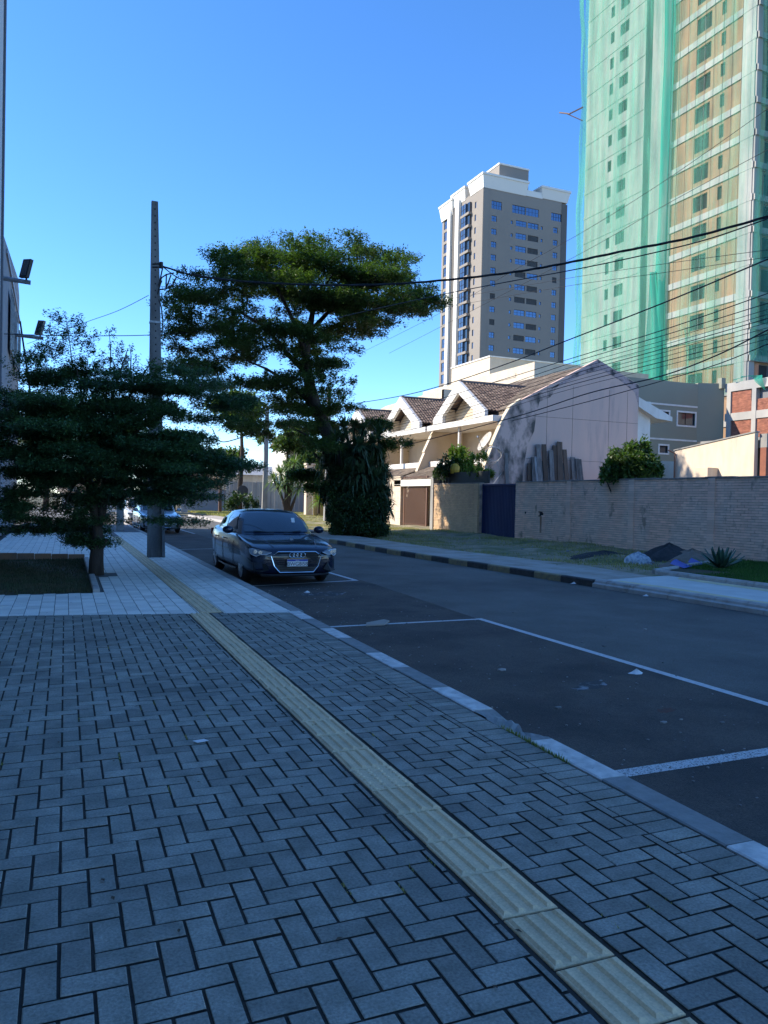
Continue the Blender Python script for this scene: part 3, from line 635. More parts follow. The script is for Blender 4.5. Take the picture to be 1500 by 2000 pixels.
# ---------------------------------------------------------------- brick shell beside it
def brick_shell():
    X = 53.1; t = thing('unfinished_brick_building', 'unfinished red brick and concrete frame building right of the olive block', 'building', (X, 49, 0))
    F = Face((X,49.0,0),(0,-1,0),(-1,0,0)); V = lambda px, py: onx(px, py, X)
    u = lambda px, py: 49.0-V(px,py).y; z = lambda px, py: V(px,py).z
    ztop0, ztop1 = z(1450,762), z(1450,745); zb0, zb1 = z(1450,820), z(1450,805); zs = z(1450,785)
    u_end = 16.0
    cols = [u(1470,800), u(1470,800)+6.2]
    fr = MB(); lbox(fr, F, 0, u_end, ztop0, ztop1, -.3, .12); lbox(fr, F, 0, u_end, zb0, zb1, -.3, .10)
    fr.build('beam', M['tconc'], t)
    for c in [0.2]+cols: lbox(MB(), F, c, c+.42, 0, ztop0-.003, -.3, .14).build('column', M['tconc'], t)
    for a, b, c, d in ((.65,cols[0]-.01,2.0,zb0-.003),(.65,2.6,zb1+.003,ztop0-.003),(2.6,cols[0]-.01,zb1+.003,zs),(cols[0]+.45,cols[1]-.01,zb1+.003,zs+.1),(cols[0]+.45,cols[1]-.01,zb0-1.6,zb0-.003)):
        m1 = MB(); lbox(m1, F, a, b, c, d, -.2, -.02); w_ = m1.build('brick_panel', M['rmortar'], t)
        m2 = MB(); rows = int((d-c)/.085)
        for r in range(rows):
            uu = a+(0 if r % 2 else -.12)
            while uu < b:
                x0, x1 = max(uu+.006,a), min(uu+.234,b)
                if x1-x0 > .04: dd = rng.uniform(0,.012); lbox(m2, F, x0, x1, c+r*.085+.006, c+(r+1)*.085-.006, -.02, dd)
                uu += .24
        stuff(m2.build('brick', M['rbrick'], w_))
    MB().box(X+.35, X+8, 33, 48.9, 0, ztop1-.2).build('interior_wall', mat('dim_render', (.18,.18,.19), .9), t)
    MB().box(X+.0, X+8, 33, 49, ztop1-.2+.003, ztop1).build('roof_slab', M['tconc'], t)
    for q in range(3): MB().tube([F.p(cols[0]+.1+q*.12,ztop1,-.1),F.p(cols[0]+.12+q*.12,ztop1+1.3,-.1)], .02, 4).build('rebar', M['gatebr'], t)
    for q in range(3): MB().tube([F.p(2.8+q*.15,ztop1,-.1),F.p(2.82+q*.15,ztop1+1.2,-.1)], .02, 4).build('rebar', M['gatebr'], t)
    def f(a, b): return F.p(1.0+3.0*a, ztop1+.15+.6*math.sin(a*3)*(.3+b)-1.3*b*a, .25+.2*math.sin(a*14+b*3))
    MB().grid(f, 16, 6).build('net_scrap', M['netd'], t, smooth=True)
brick_shell()
# ---------------------------------------------------------------- cream buildings behind the row houses
def back_block():
    p = ony(1044,707,62); t = thing('rear_building', 'plain cream rendered building stepping up behind the tiled roofs', 'building', (p.x, 62, 0))
    MB().box(p.x, p.x+14, 62, 86, 0, p.z).build('wall', M['cream'], t)
    a = onx(1008,722,p.x); MB().box(p.x-.05, p.x+3, a.y, 92, p.z-1.0, p.z-.6).build('parapet', M['cream'], t)
    q = ony(957,697,75); MB().box(q.x, q.x+16, 75, 84, 0, q.z).build('stair_block', M['cream'], t)
    MB().box(q.x-.1, q.x+16.1, 74.9, 84.1, q.z+.003, q.z+.15).build('coping', M['white'], t)
    t = thing('rear_wall', 'low cream gabled building peeping over the second tiled roof', 'building', (30, 70, 0)); q = ony(867,760,66)
    MB().add([(q.x,66,0),(q.x,66,q.z),(q.x,80,q.z-.2),(q.x,90,q.z-1.5),(q.x,90,0)], [(0,1,2,3,4)]).poly([(q.x,66,0),(q.x+4,66,0),(q.x+4,66,q.z),(q.x,66,q.z)], (0,.4,0)).build('wall', M['cream'], t)
back_block()
# ---------------------------------------------------------------- three row houses
def tiles(mb, O, U, V, nu, nv, wd, ln):
    """barrel tiles: U along the eave, V up the slope (unit vectors)"""
    O, U, V = Vector(O), Vector(U), Vector(V); Nn = U.cross(V).normalized()
    if Nn.z < 0: Nn = -Nn
    for j in range(nv):
        for i in range(nu):
            b = O+U*(i*wd)+V*(j*ln); e = V*(ln*1.04); lift = Nn*.02
            pr = [(0,.01),(wd*.25,.055),(wd*.5,.07),(wd*.75,.055),(wd,.01)]
            lo = [b+U*a+Nn*(h+.02) for a, h in pr]; hi = [b+e+U*a+Nn*h for a, h in pr]; bt = [b+U*a+Nn*(h-.02) for a, h in pr]
            mb.add(lo+hi+bt, [(k,k+1,k+6,k+5) for k in range(4)]+[(k+10,k+11,k+1,k) for k in range(4)])
def clip_tiles(mb, O, U, V, nu, nv, wd, ln, keep):
    O, U, V = Vector(O), Vector(U), Vector(V)
    for j in range(nv):
        for i in range(nu):
            c = O+U*((i+.5)*wd)+V*((j+.5)*ln)
            if keep(c): tiles(mb, O+U*(i*wd)+V*(j*ln), U, V, 1, 1, wd, ln)
M['mould2'] = mat('thin_mould', (.44,.33,.325), .95, (.07,.065,.065), 2.2, detail=9, mixlo=.48, mixhi=.62)
EX, EZ, RX, RZ = 22.7, 6.62, 28.04, 9.42                    # eave and ridge of the street slope
def house(idx, y0, label):
    y1 = y0+8; t = thing('row_house', label, 'house', (22, y0, 0))
    slope = Vector((RX-EX,0,RZ-EZ)); sl_ = slope.length; V = slope/sl_
    # party wall towards the camera with its swept edge
    edge = [(20.0,0),(20.35,2.2),(20.9,3.3),(21.35,4.5),(21.8,5.6),(22.35,6.55),(23.0,7.0)]
    if idx == 0: prof = [(x,z) for x, z in edge]+[(RX,RZ+.22),(31.0,8.45),(31.0,0)]
    else: prof = [(x,z) for x, z in edge]+[(24.2,7.3),(24.2,0)]
    MB().poly([(x,y0-.12,z) for x,z in prof], (0,.24,0)).build('party_wall', M['pink'] if idx == 0 else M['cream'], t)
    cap = MB(); 
    for (xa,za),(xb,zb) in zip(edge, edge[1:]):
        cap.poly([(xa-.02,y0-.16,za+.0),(xb-.02,y0-.16,zb+.0),(xb+.0,y0-.16,zb+.09),(xa-.09,y0-.16,za+.03)], (0,.32,0))
    cap.build('wall_capping', M['cream'], t)
    if idx == 0:
        # black mould patch standing 3 mm proud of the render along the swept edge
        pts = [(x+.02,z-.02) for x, z in edge[1:]]+[(25.5,8.1),(24.9,7.3),(24.2,7.0),(24.0,6.2),(23.9,5.4),(23.5,4.6),(23.3,3.6),(23.2,2.2),(22.6,.6)]
        MB().poly([(x,y0-.123,z) for x,z in pts], (0,-.002,0)).build('mould_stain', M['mould'], t)
        pts = [(RX,RZ+.2),(31,8.42),(31,7.3),(30.7,8.0),(29.6,8.6),(28.4,9.05),(27.2,8.8),(25.6,8.0),(24.9,7.75)]
        MB().poly([(x,y0-.123,z) for x,z in pts], (0,-.002,0)).build('mould_stain', M['mould2'], t)
        for x in (24.7,26.4,28.9,30.2): MB().box(x,x+.012,y0-.126,y0-.121,0,8).build('render_joint', M['dark'], t)
        for z in (3.9,6.2): MB().box(23.4,30.98,y0-.127,y0-.1215,z,z+.012).build('render_joint', M['dark'], t)
    # main street slope of the roof, tiled, and a back slope
    ry = y0+.14 if idx else y0+.13
    MB().poly([(EX-.4,ry,EZ-.21),(RX,ry,RZ),(RX+3,ry,RZ-1.0),(RX+3,ry,RZ-1.15),(RX,ry,RZ-.15),(EX-.4,ry,EZ-.36)], (0,7.9,0)).build('roof', M['tileo'], t)
    yc = y0+4.0; hw = 2.95; PZ = 8.37; FZ = 6.45; fx = 21.55        # dormer: centre, half width, peak, foot
    dz = lambda y: PZ-(PZ-FZ)*abs(y-yc)/hw
    rt = MB(); clip_tiles(rt, (EX-.4,ry,EZ-.17), (0,1,0), V, 37, 17, .21, .36, lambda c: c.z > dz(c.y)-.05 or abs(c.y-yc) > hw)
    stuff(rt.build('roof_tiles', M['tileo'], t))
    # dormer with two tiled slopes
    dm = MB(); xe = lambda z: EX+(z-EZ)*(RX-EX)/(RZ-EZ)
    for s in (-1,1): dm.add([(fx,yc,PZ),(xe(PZ)+.1,yc,PZ),(xe(FZ)+.1,yc+s*hw,FZ),(fx,yc+s*hw,FZ)], [(0,1,2,3)])
    d = dm.build('dormer_roof', M['tile'], t)
    dt = MB(); sv = Vector((0,hw,PZ-FZ)); L2 = sv.length
    for s in (-1,1):
        V2 = Vector((0,-s*hw,PZ-FZ))/L2
        clip_tiles(dt, (fx+.05,yc+s*hw,FZ+.02), (1,0,0), V2, 26, 10, .21, L2/10, lambda c: c.x < xe(c.z)+.1)
    stuff(dt.build('roof_tiles', M['tile'], d))
    rc = MB(); rc.tube([(fx,yc,PZ+.04),(xe(PZ)+.2,yc,PZ+.06)], .11, 8); rc.build('ridge_tiles', M['tile'], d)
    # deep white bargeboards
    bw = .62
    for s in (-1,1):
        P = [(fx-.12,yc,PZ+.1),(fx-.12,yc+s*(hw+.1),FZ+.04),(fx-.12,yc+s*(hw+.1),FZ-.30),(fx-.12,yc+s*(hw*.62),FZ-.30),(fx-.12,yc+s*(hw*.62),FZ+.15),(fx-.12,yc,PZ-bw)]
        if s > 0: P = P[::-1]
        MB().poly(P, (.20,0,0)).build('bargeboard', M['white'], t)
    # recessed panel and cheeks behind the bargeboard
    MB().poly([(22.25,yc-hw*.62,FZ-.3),(22.25,yc+hw*.62,FZ-.3),(22.25,yc+hw*.62,FZ+.3),(22.25,yc,PZ-.3),(22.25,yc-hw*.62,FZ+.3)], (.1,0,0)).build('dormer_panel', M['cream'], t)
    for s in (-1,1): MB().box(fx+.085, 22.25, yc+s*hw*.62-.06, yc+s*hw*.62+.06, FZ-.3, FZ+.55).build('dormer_cheek', M['cream'], t)
    MB().box(fx-.1, 24.0, y0+.15, y1-.15, FZ-.62, FZ-.303).build('soffit_beam', M['white'], t)
    # upper wall set back behind the balcony, with a door and a window
    F = Face((24.0,y1-.12,0),(0,-1,0),(-1,0,0)); dr = (5.35,6.35,3.75,5.75); wi = (6.55,7.45,4.3,5.75)
    wl = MB(); facade(wl, F, 0, 7.76, 0, FZ-.62, [dr, wi], .15); wl.build('upper_wall', M['cream'], t)
    MB().add([F.p(dr[0],dr[2],-.08),F.p(dr[1],dr[2],-.08),F.p(dr[1],dr[3],-.08),F.p(dr[0],dr[3],-.08)], [(0,1,2,3)]).build('balcony_door', M['gatebr'], t)
    window(t, F, *wi, 2, 1, 'gatebr', 'glass', .08, .05)
    MB().box(21.75, 21.9, yc+.3, yc+.45, 3.6, FZ-.62).build('balcony_post', M['white'], t)
    MB().box(21.62, 21.78, y0+.4, y1-.13, 3.35, 3.95).build('balcony_parapet', M['white'], t)
    MB().box(21.78, 24.0, y0+.13, y1-.13, 3.35, 3.55).build('balcony_floor', M['cream'], t)
    # garage canopy with its own tiles
    V3 = Vector((2.3,0,.85)).normalized(); MB().poly([(19.35,y0+.6,2.68),(21.7,y0+.6,3.52),(21.7,y0+.6,3.36),(19.35,y0+.6,2.52)], (0,7.1,0)).build('canopy_roof', M['tileo'], t)
    ct = MB(); tiles(ct, (19.3,y0+.6,2.70), (0,1,0), V3, 34, 7, .21, .36); stuff(ct.build('roof_tiles', M['tileo'], t))
    MB().box(19.2, 19.34, y0+.6, y1-.3, 2.35, 2.72).build('canopy_fascia', M['white'], t)
    MB().box(21.9, 22.1, y0+.13, y1-.13, 0, 3.35).build('ground_floor_wall', M['white'], t)
house(0, 35.0, 'nearest row house, its blank pink side wall blackened by mould, dish on the balcony')
house(1, 43.0, 'middle row house with white gabled dormer and cream swept side wall')
house(2, 51.0, 'farthest row house, half hidden by the yucca clump')
# white annexe with small eave right of the pink gable
t = thing('white_annexe', 'low white wall with sloping white eave right of the pink gable', 'building', (31.2, 35.3, 0))
MB().box(31.05, 32.3, 35.3, 41, 0, 7.6).build('wall', M['white'], t)
MB().poly([(31.05,34.9,7.75),(33.6,34.9,6.75),(33.6,34.9,6.5),(32.4,34.9,6.6),(31.05,34.9,7.2)], (0,6,0)).build('eave', M['white'], t)
# satellite dish
t = thing('satellite_dish', 'round pale satellite dish on the nearest house balcony', 'satellite dish', (21.8, 36.1, 4.0))
m1 = MB(); c = Vector((21.75,36.2,4.75)); ax = Vector((-.85,.1,.5)).normalized(); a1 = ax.cross(Vector((0,0,1))).normalized(); a2 = a1.cross(ax)
m1.grid(lambda a,b: c+(a1*math.cos(a*2*math.pi)+a2*math.sin(a*2*math.pi))*(.60*b)+ax*(.16*b*b), 24, 5); m1.build('dish', M['kconc'], t, smooth=True)
MB().tube([c, c+Vector((.15,0,-.3)), Vector((21.72,36.2,3.95))], .03, 6).build('mast', M['steel'], t)
MB().tube([c-a2*.5, c+ax*.6], .015, 5).box(c.x+ax.x*.6-.05,c.x+ax.x*.6+.05,c.y+ax.y*.6-.05,c.y+ax.y*.6+.05,c.z+ax.z*.6-.05,c.z+ax.z*.6+.05).build('receiver_arm', M['steel'], t)
# ---------------------------------------------------------------- street walls, gates
def brick_wall(name, label, x, ya, yb, z0, z1, m, mm_, piers, th=.2, skip=None):
    t = thing(name, label, 'wall', (x, ya, 0)); core = MB().box(x+.03, x+th, ya, yb, z0-.2, z1-.02).build('wall_core', M['mortar'], t)
    mb = MB(); rows = int((z1-z0)/.078); h = (z1-z0)/rows
    for r in range(rows):
        y = ya+(0 if r % 2 else -.12)
        while y < yb:
            a, b = max(y+.004,ya), min(y+.236,yb)
            if b-a > .03 and not (skip and skip((a+b)/2, z0+(r+.5)*h)):
                d = rng.uniform(0,.012); g = .004+.004*rng.random()
                mb.box(x-d, x+.03, a, b, z0+r*h+g, z0+(r+1)*h-g)
            y += .24
    stuff(mb.build('brick', m, t))
    for p in piers:
        q = MB(); 
        for r in range(rows): q.box(x-.035-rng.uniform(0,.006), x-.003, p, p+.26, z0+r*h+.003, z0+(r+1)*h-.003)
        q.build('pier', m, t)
    n = max(1,int((yb-ya)/1.0))
    for k in range(n):
        a = ya+(yb-ya)*k/n; b = ya+(yb-ya)*(k+1)/n; MB().cbox(x-.03, x+th+.02, a+.003, b-.003, z1-.015, z1+.035+rng.uniform(-.01,.01), .008).build('coping', mm_, t)
    return t
cop = mat('worn_coping', (.36,.29,.23), .9, (.18,.15,.13), 3, bump=.01, bscale=20)
wl = brick_wall('brick_wall', 'long worn pinkish painted brick wall along the verge', 17.9, 4.0, 27.35, -.12, 2.38, M['pbrick'], cop, [23.6,20.2,16.8,13.2], skip=lambda y,z: 1.0 < z < 1.19 and 25.38 < y < 25.62)
MB().box(17.893,17.93,25.4,25.6,1.02,1.18).build('meter_hole', M['dark'], wl)
MB().box(17.88,17.90,26.55,26.62,1.08,1.16).build('vent_hole', M['dark'], wl)
rs = mat('rust_streak', (.42,.29,.21), .9, (.33,.15,.07), 5, stretch=(3,3,.3), mixlo=.4, mixhi=.6); MB().box(17.884,17.889,25.44,25.56,.35,1.0).build('rust_streak', rs, wl)
w2 = brick_wall('brick_wall', 'short ochre brick wall panel left of the blue gate', 17.9, 30.35, 34.8, -.12, 2.36, M['pbrick2'], cop, [30.4], .25)
# planter wall of dark mesh on top, behind it plants
MB().box(18.3, 18.36, 30.2, 35.2, 2.38, 2.95).build('mesh_screen', mat('dark_mesh', (.02,.028,.03), .8), w2)
t = thing('metal_gate', 'dark blue ribbed steel gate between the two brick walls', 'gate', (18.1, 27.4, 0))
g = MB(); 
for k in range(24): y = 27.42+k*.12; g.box(18.10, 18.13, y, y+.07, -.05, 2.30); g.box(18.13, 18.15, y-.03, y+.1, -.05, 2.30)
stuff(g.build('ribs', M['gateb'], t)); MB().box(18.06,18.12,27.38,27.44,-.1,2.34).build('gate_post', M['gateb'], t); MB().box(18.06,18.12,30.28,30.34,-.1,2.34).build('gate_post', M['gateb'], t)
MB().box(18.05,18.10,27.44,30.28,2.26,2.33).build('top_rail', M['gateb'], t)
def bar_gate(label, x, ya, yb, h, n):
    t = thing('bar_gate', label, 'gate', (x, ya, 0))
    for z in (.12, h-.35): MB().box(x-.015, x+.035, ya+.03, yb-.03, z, z+.05).build('rail', M['gatebr'], t)
    for k in range(n): y = ya+.06+(yb-ya-.12)*k/(n-1); MB().box(x-.04, x-.016, y-.022, y+.022, .0, h+.03*math.sin(k*math.pi/(n-1))).build('bar', M['gatebr'], t)
    for y in (ya, yb): MB().box(x-.05,x+.05,y-.05,y+.05,-.05,h+.02).build('gate_post', M['gatebr'], t)
bar_gate('tall brown vertical bar gate right of the pale pillar', 19.4, 38.6, 41.6, 2.9, 22)
bar_gate('brown bar gate between the yucca clump and the pale pillar', 19.6, 43.5, 47.0, 2.6, 22)
t = thing('gate_pillar', 'pale blockwork pillar between the two brown bar gates', 'pillar', (19.4, 42, 0))
for k in range(7): MB().cbox(19.2, 19.6, 41.75, 43.35, k*.41+.004, (k+1)*.41-.004, .012).build('block', M['creamw'], t)
MB().box(19.15,19.65,41.7,43.4,2.87,2.95).build('cap', M['cream'], t)
t = thing('gate_pillar', 'thin grey pillar where ochre brick wall meets the bar gate', 'pillar', (18, 35, 0)); MB().cbox(17.85,18.2,34.85,35.15,-.1,2.75,.02).build('shaft', M['conc'], t)
# cream plot wall and the dark shed behind the painted brick wall
t = thing('plot_wall', 'sunlit cream wall with sloping top behind the long brick wall', 'wall', (26, 22.5, 0))
MB().poly([(26,22.5,0),(26,26.8,0),(26,26.8,4.02),(26,22.5,4.55)], (.2,0,0)).build('wall', M['creamw'], t)
MB().poly([(25.96,22.45,4.56),(25.96,26.85,4.03),(25.96,26.85,4.08),(25.96,22.45,4.61)], (.28,0,0)).build('coping', M['conc'], t)
MB().cbox(25.4,25.98,24.3,25.0,0,3.18,.01).build('low_block', M['creamw'], t)
MB().tube([(25.93,26.72,2.2),(25.93,26.72,3.9),(25.7,26.9,4.05)], .04, 6).build('downpipe', M['gatebr'], t)
t = thing('shed', 'dark open shed with concrete lintel at the right edge', 'building', (26.3, 22.4, 0))
MB().box(26.22,33,22.1,22.45,3.95,4.5).build('lintel', M['conc'], t); MB().box(26.22,26.55,22.12,22.42,0,3.947).build('brick_pier', M['rbrick'], t); MB().box(26.6,33,25.9,26.1,0,4.4).build('back_wall', M['sandb'], t)  # back wall coloured near black to stand in for the interior's shade
MB().box(26.6,33,22.46,25.9,4.3,4.42).build('roof_slab', M['conc'], t)
t = thing('low_wall', 'short cream wall stub between olive block and cream plot wall', 'wall', (27, 30, 0)); MB().box(26.2, 33, 29.6, 29.8, 0, 3.75).build('wall', M['creamw'], t)
# timber planks leaning on the pink gable: each is its own thing
plk = [(1033,905,-3,10),(1040,893,-4,10),(1044,892,2,8),(1050,868,1,11),(1060,868,2,11),(1048,915,-5,9),(1056,900,3,9),(1068,912,-2,9),(1075,880,0,11),(1083,870,1,10),(1080,905,-5,9),(1092,863,-3,13),(1090,900,3,10),(1102,878,3,10),(1101,905,-2,9),(1118,893,0,10),(1124,896,2,9),(1130,897,3,9)]
names = ['short reddish grey plank at the far left of the timber stack','grey plank second from left in the timber stack','pale grey plank third from left in the timber stack','tall grey plank left of the first gap in the timber stack','tall dark plank beside the first tall grey one','short pale plank leaning left of centre in the stack','short bluish plank in front of the two tall left planks','short grey plank just left of the stack middle','grey plank at the middle of the timber stack','dark plank right of the stack middle','pale short plank in front of the stack middle','tallest dark plank of the timber stack','pale plank in front of the tallest one','dark plank immediately right of the tallest one','short plank right of the tallest one','first plank of the separate right hand trio','middle plank of the separate right hand trio','last plank at the far right of the timber stack']
for (px,py,ln,wpx),lb in zip(plk,names):
    wm = 'woodb' if ('dark' in lb or 'reddish' in lb) else ('woodp' if ('pale' in lb or 'bluish' in lb) else 'wood')
    yb = 34.45+rng.uniform(-.1,.1); top = ony(px,py,34.78); bx = top.x+ln*.05
    t_ = MB(); A = Vector((bx,yb-.25,0)); B = Vector((top.x,34.79,top.z)); d = (B-A); L_ = d.length; z = d.normalized(); x = Vector((1,0,0)); x = (x-z*x.dot(z)).normalized(); y = z.cross(x)
    t_.obox((A+B)/2-Vector((0,rng.uniform(.02,.12),0)), (wpx*.026,.05,L_), Matrix((x,y,z)).transposed())
    tag(t_.build('timber_plank', M[wm], origin=A), lb+', against the pink wall', 'plank', 'timber planks leaning on the pink gable wall')
A = ony(985,885,34.7); B = ony(996,1000,34.5)
tag(MB().obox((A+B)/2, (.22,.05,(A-B).length), Matrix.Rotation(R_(-5),3,'Y')).build('timber_plank', M['wood'], origin=B), 'single dark plank leaning on the pink wall above the blue gate', 'plank')
# cable coil hung on the mouldy edge
m1 = MB(); c = ony(962,890,34.7)
for k in range(4): m1.tube([c+Vector((math.cos(a)*(.42+.03*k),-.03*k,math.sin(a)*(.5-.05*k)+.03*k)) for a in np.linspace(k, k+6.2, 26)], .018, 5)
m1.tube([c+Vector((.3,0,-.4)),c+Vector((.5,-.1,-.9)),c+Vector((-.2,-.3,-1.6))], .015, 5)
tag(m1.build('cable_coil', M['kconc'], origin=c), 'loose coil of pale cable hanging on the mouldy wall edge', 'cable')
# ---------------------------------------------------------------- building on our side of the street
def near_building():
    t = thing('shop_building', 'tall grey white commercial building at the left edge, nearer and higher part', 'building', (-1.5, 31.8, 0))
    wg = mat('grey_white_render', (.55,.56,.58), .8, (.48,.49,.52), .5, stretch=(1,1,.3))
    MB().box(-14, -1.5, -32, 27.0, -.1, 18.8).build('wall', wg, t)
    MB().box(-14.1, -1.44, 26.7, 27.1, 0, 19.1).build('corner_pier', mat('dark_trim', (.10,.11,.13), .7), t)
    MB().box(-14, -3.3, 27.11, 43, -.1, 19.4).build('unseen_shade_block', wg, t)  # unseen block added behind the annexe to keep sun off the long brick wall
    F = Face((-1.5,27,0),(0,-1,0),(1,0,0))
    for k in range(5):
        for j in range(8): m1 = MB(); lbox(m1, F, 9+j*6, 12.5+j*6, 1.0+k*3.5, 3.0+k*3.5, .002, .05); m1.build('window_panel', M['glass'], t)
    t = thing('rear_annexe', 'lower pale building with sloping parapet beyond the tall left one', 'building', (-1.5, 40, 0))
    zt = dep(35,545,41).z; zp = dep(8,460,33).z
    MB().poly([(-1.55,27.11,0),(-1.55,43.0,0),(-1.55,43.0,11.3),(-1.55,40.9,11.75),(-1.55,29.3,10.2),(-1.55,27.11,9.9)], (-1.7,0,0)).build('wall', M['bluew'], t)
    F = Face((-1.55,43,0),(0,-1,0),(1,0,0))
    zb = 10.1
    m1 = MB(); lbox(m1, F, 0, 12.5, zb-.1, zb+.05, .002, .06); m1.build('string_course', M['steel'], t)
    for k,(a,b) in enumerate(((1.4,2.6),(4.2,6.6),(8.2,10.6))): window(t, Face((-1.50,43,0),(0,-1,0),(1,0,0)), a, b, zb-3.2, zb-.9, 2, 1, 'steel', 'glass', -.06, .06)
    MB().tube([(-1.5,42.8,zb),(-.9,42.8,zb-4.2),(-.8,42.8,zb-4.3)], .05, 6).build('downpipe', M['black'], t)
near_building()
def floodlight(y, px, py, name_, tilt, face):
    x1 = dep(px,py,1).x; e = ony(px,py,y); t = thing('floodlight', name_, 'floodlight', (e.x, y, e.z), 'floodlights on arms from the left building')
    MB().tube([(-1.5,y,e.z+.02),(e.x,y,e.z-.02)], .075, 8).build('arm', M['steel'], t)
    MB().box(e.x-.16,e.x-.10,y-.05,y+.05,e.z,e.z+.2).build('bracket', M['black'], t)
    mm = MB(); mm.obox((e.x-.14,y,e.z+.42), (.10,.42,.62), Matrix.Rotation(R_(tilt),3,'Y') @ Matrix.Rotation(R_(35),3,'Z')); mm.build('lamp_head', M[face], t)
    mm = MB(); mm.obox((e.x-.14,y,e.z+.42), (.13,.34,.52), Matrix.Rotation(R_(tilt),3,'Y') @ Matrix.Rotation(R_(35),3,'Z')); mm.build('lamp_glass', M['glass'], t)
floodlight(28, 60, 551, 'dark floodlight on the upper arm of the left building', 12, 'black')
floodlight(36, 85, 660, 'pale floodlight on the lower arm, seen above the young tree', 14, 'steel')
# ---------------------------------------------------------------- poles and cables
def pole(x, y, h, wb, wt, label, recess=True, m='polec', lean=0., name='utility_pole', z0=0):
    t = thing(name, label, 'utility pole', (x, y, z0))
    def sec(z): k = z/h; return wb+(wt-wb)*k
    mm = MB(); lx = lambda z: lean*z
    zz = [-.2, 1.36, 1.37, h] if recess else [-.2, h]
    def ring(z, w_, d_): c = x+lx(z); return [(c-w_/2,y-d_/2,z+z0),(c+w_/2,y-d_/2,z+z0),(c+w_/2,y+d_/2,z+z0),(c-w_/2,y+d_/2,z+z0)]
    if recess:
        za, zb = -.2, 1.42; wa, wb_ = wb+.0, sec(zb)
        for s in (-1,1):
            vs = []
            for z, w_ in ((za,wa),(zb,wb_)):
                c = x+lx(z); a, b = sorted((c+s*w_/2, c+s*(w_/2-.07))); vs += [(a,y-w_*.35,z),(b,y-w_*.35,z),(b,y+w_*.35,z),(a,y+w_*.35,z)]
            mm.add(vs, [(3,2,1,0),(4,5,6,7),(0,1,5,4),(1,2,6,5),(2,3,7,6),(3,0,4,7)])
        vs = ring(za, wa-.14, .10)+ring(zb, wb_-.14, .10); mm.add(vs, [(0,1,5,4),(1,2,6,5),(2,3,7,6),(3,0,4,7)])
        lo = zb
    else: lo = -.2
    vs = ring(lo, sec(max(lo,0)), sec(max(lo,0))*.7)+ring(h, wt, wt*.7); mm.add(vs, [(3,2,1,0),(4,5,6,7),(0,1,5,4),(1,2,6,5),(2,3,7,6),(3,0,4,7)])
    mm.build('shaft', M[m], t); return t, sec, lx
pt, sec, lx = pole(2.42, 19.67, 8.72, .41, .15, 'tall tapering concrete pole on the left pavement behind the young tree', lean=-.019)
hm = MB()
for k in range(38): z = 2.4+k*.165; c = 2.42+lx(z); f = 19.67-sec(z)*.35-.001; hm.box(c-.016,c+.016,f-.002,f+.001,z,z+.035)
stuff(hm.build('bolt_hole', M['dark'], pt))
for z in (3.05, 5.75): w_ = sec(z)/2+.012; MB().box(2.42+lx(z)-w_,2.42+lx(z)+w_,19.67-w_*.72,19.67+w_*.72,z,z+.05).build('band', M['steel'], pt)
MB().box(2.42-.13,2.42+.13,19.45,19.52,1.36,1.48).build('strap', M['steel'], pt)
P0 = lambda px, py: ony(px, py, 19.6)
m1 = MB(); m1.tube([P0(298,516),P0(316,515)], .02, 6); m1.tube([P0(298,522),P0(316,522)], .02, 6); m1.tube([P0(315,512),P0(315,524)], .045, 8); m1.build('insulator', M['cable'], pt)
for pts in ([(318,521),(314,540),(311,562),(308,575)],[(340,533),(325,536),(316,542),(309,558)],[(325,535),(324,565)],[(334,537),(325,562)],[(345,540),(338,556),(325,564),(312,566)],[(310,585),(315,600),(318,625),(318,645),(313,650)],[(309,572),(313,556),(316,548)]):
    MB().tube([P0(*p) for p in pts], .018, 5).build('jumper_cable', M['cable'], pt)
pole(16.99, 48.67, 9.0, .42, .2, 'weathered concrete pole stump showing left of the yucca clump', False, 'conc')
pole(18.7, 71.6, 10.2, .50, .30, 'round-looking pale pole before the whitish sheet fence', False, 'conc', lean=.012)
pole(14.25, 70.4, 2.9, .28, .24, 'short rusty post on the grass before the blue grey wall', False, 'gatebr', name='post')
pole(2.75, 34.6, 2.6, .30, .26, 'grey post on the left pavement just left of the parked cars', False, 'conc', name='post')
PA, PB = (2.6,19.6), (10.6,8.8)
def cable(pts, A, B, rad, label, group=None, twist=False, ext=True):
    P = [onplan(px, py, A, B) for px, py in pts]
    # smooth Catmull-Rom through the points
    Q = []; n = len(P)
    for i in range(n-1):
        p0 = P[max(i-1,0)]; p1 = P[i]; p2 = P[i+1]; p3 = P[min(i+2,n-1)]
        for k in range(10):
            s = k/10; Q.append(.5*((2*p1)+(p2-p0)*s+(2*p0-5*p1+4*p2-p3)*s*s+(-p0+3*p1-3*p2+p3)*s**3))
    Q.append(P[-1])
    if ext: d = (Q[-1]-Q[-6]); Q += [Q[-1]+d*k+Vector((0,0,.01*k*k)) for k in range(1,14)]
    mb = MB()
    if twist:
        for s in (0, 2.1, 4.2): mb.tube([q+Vector((0,math.cos(i*.55+s)*rad*.9,math.sin(i*.55+s)*rad*.9)) for i, q in enumerate(Q)], rad*.75, 5)
    else: mb.tube(Q, rad, 5)
    return tag(mb.build('overhead_cable', M['cable'], origin=Q[0]), label, 'cable', group)
cable([(317,520),(380,538),(470,549),(600,556),(740,556),(870,547),(1000,532),(1100,515),(1220,490),(1350,464),(1500,423)], PA, PB, .015, 'thick twisted black cable from the concrete pole across the big tree and towers', twist=True)
cable([(318,521),(345,541),(362,545),(372,533),(400,540),(500,552)], PA, PB, .014, 'looped black cable at the concrete pole head, left of the big tree', ext=False)
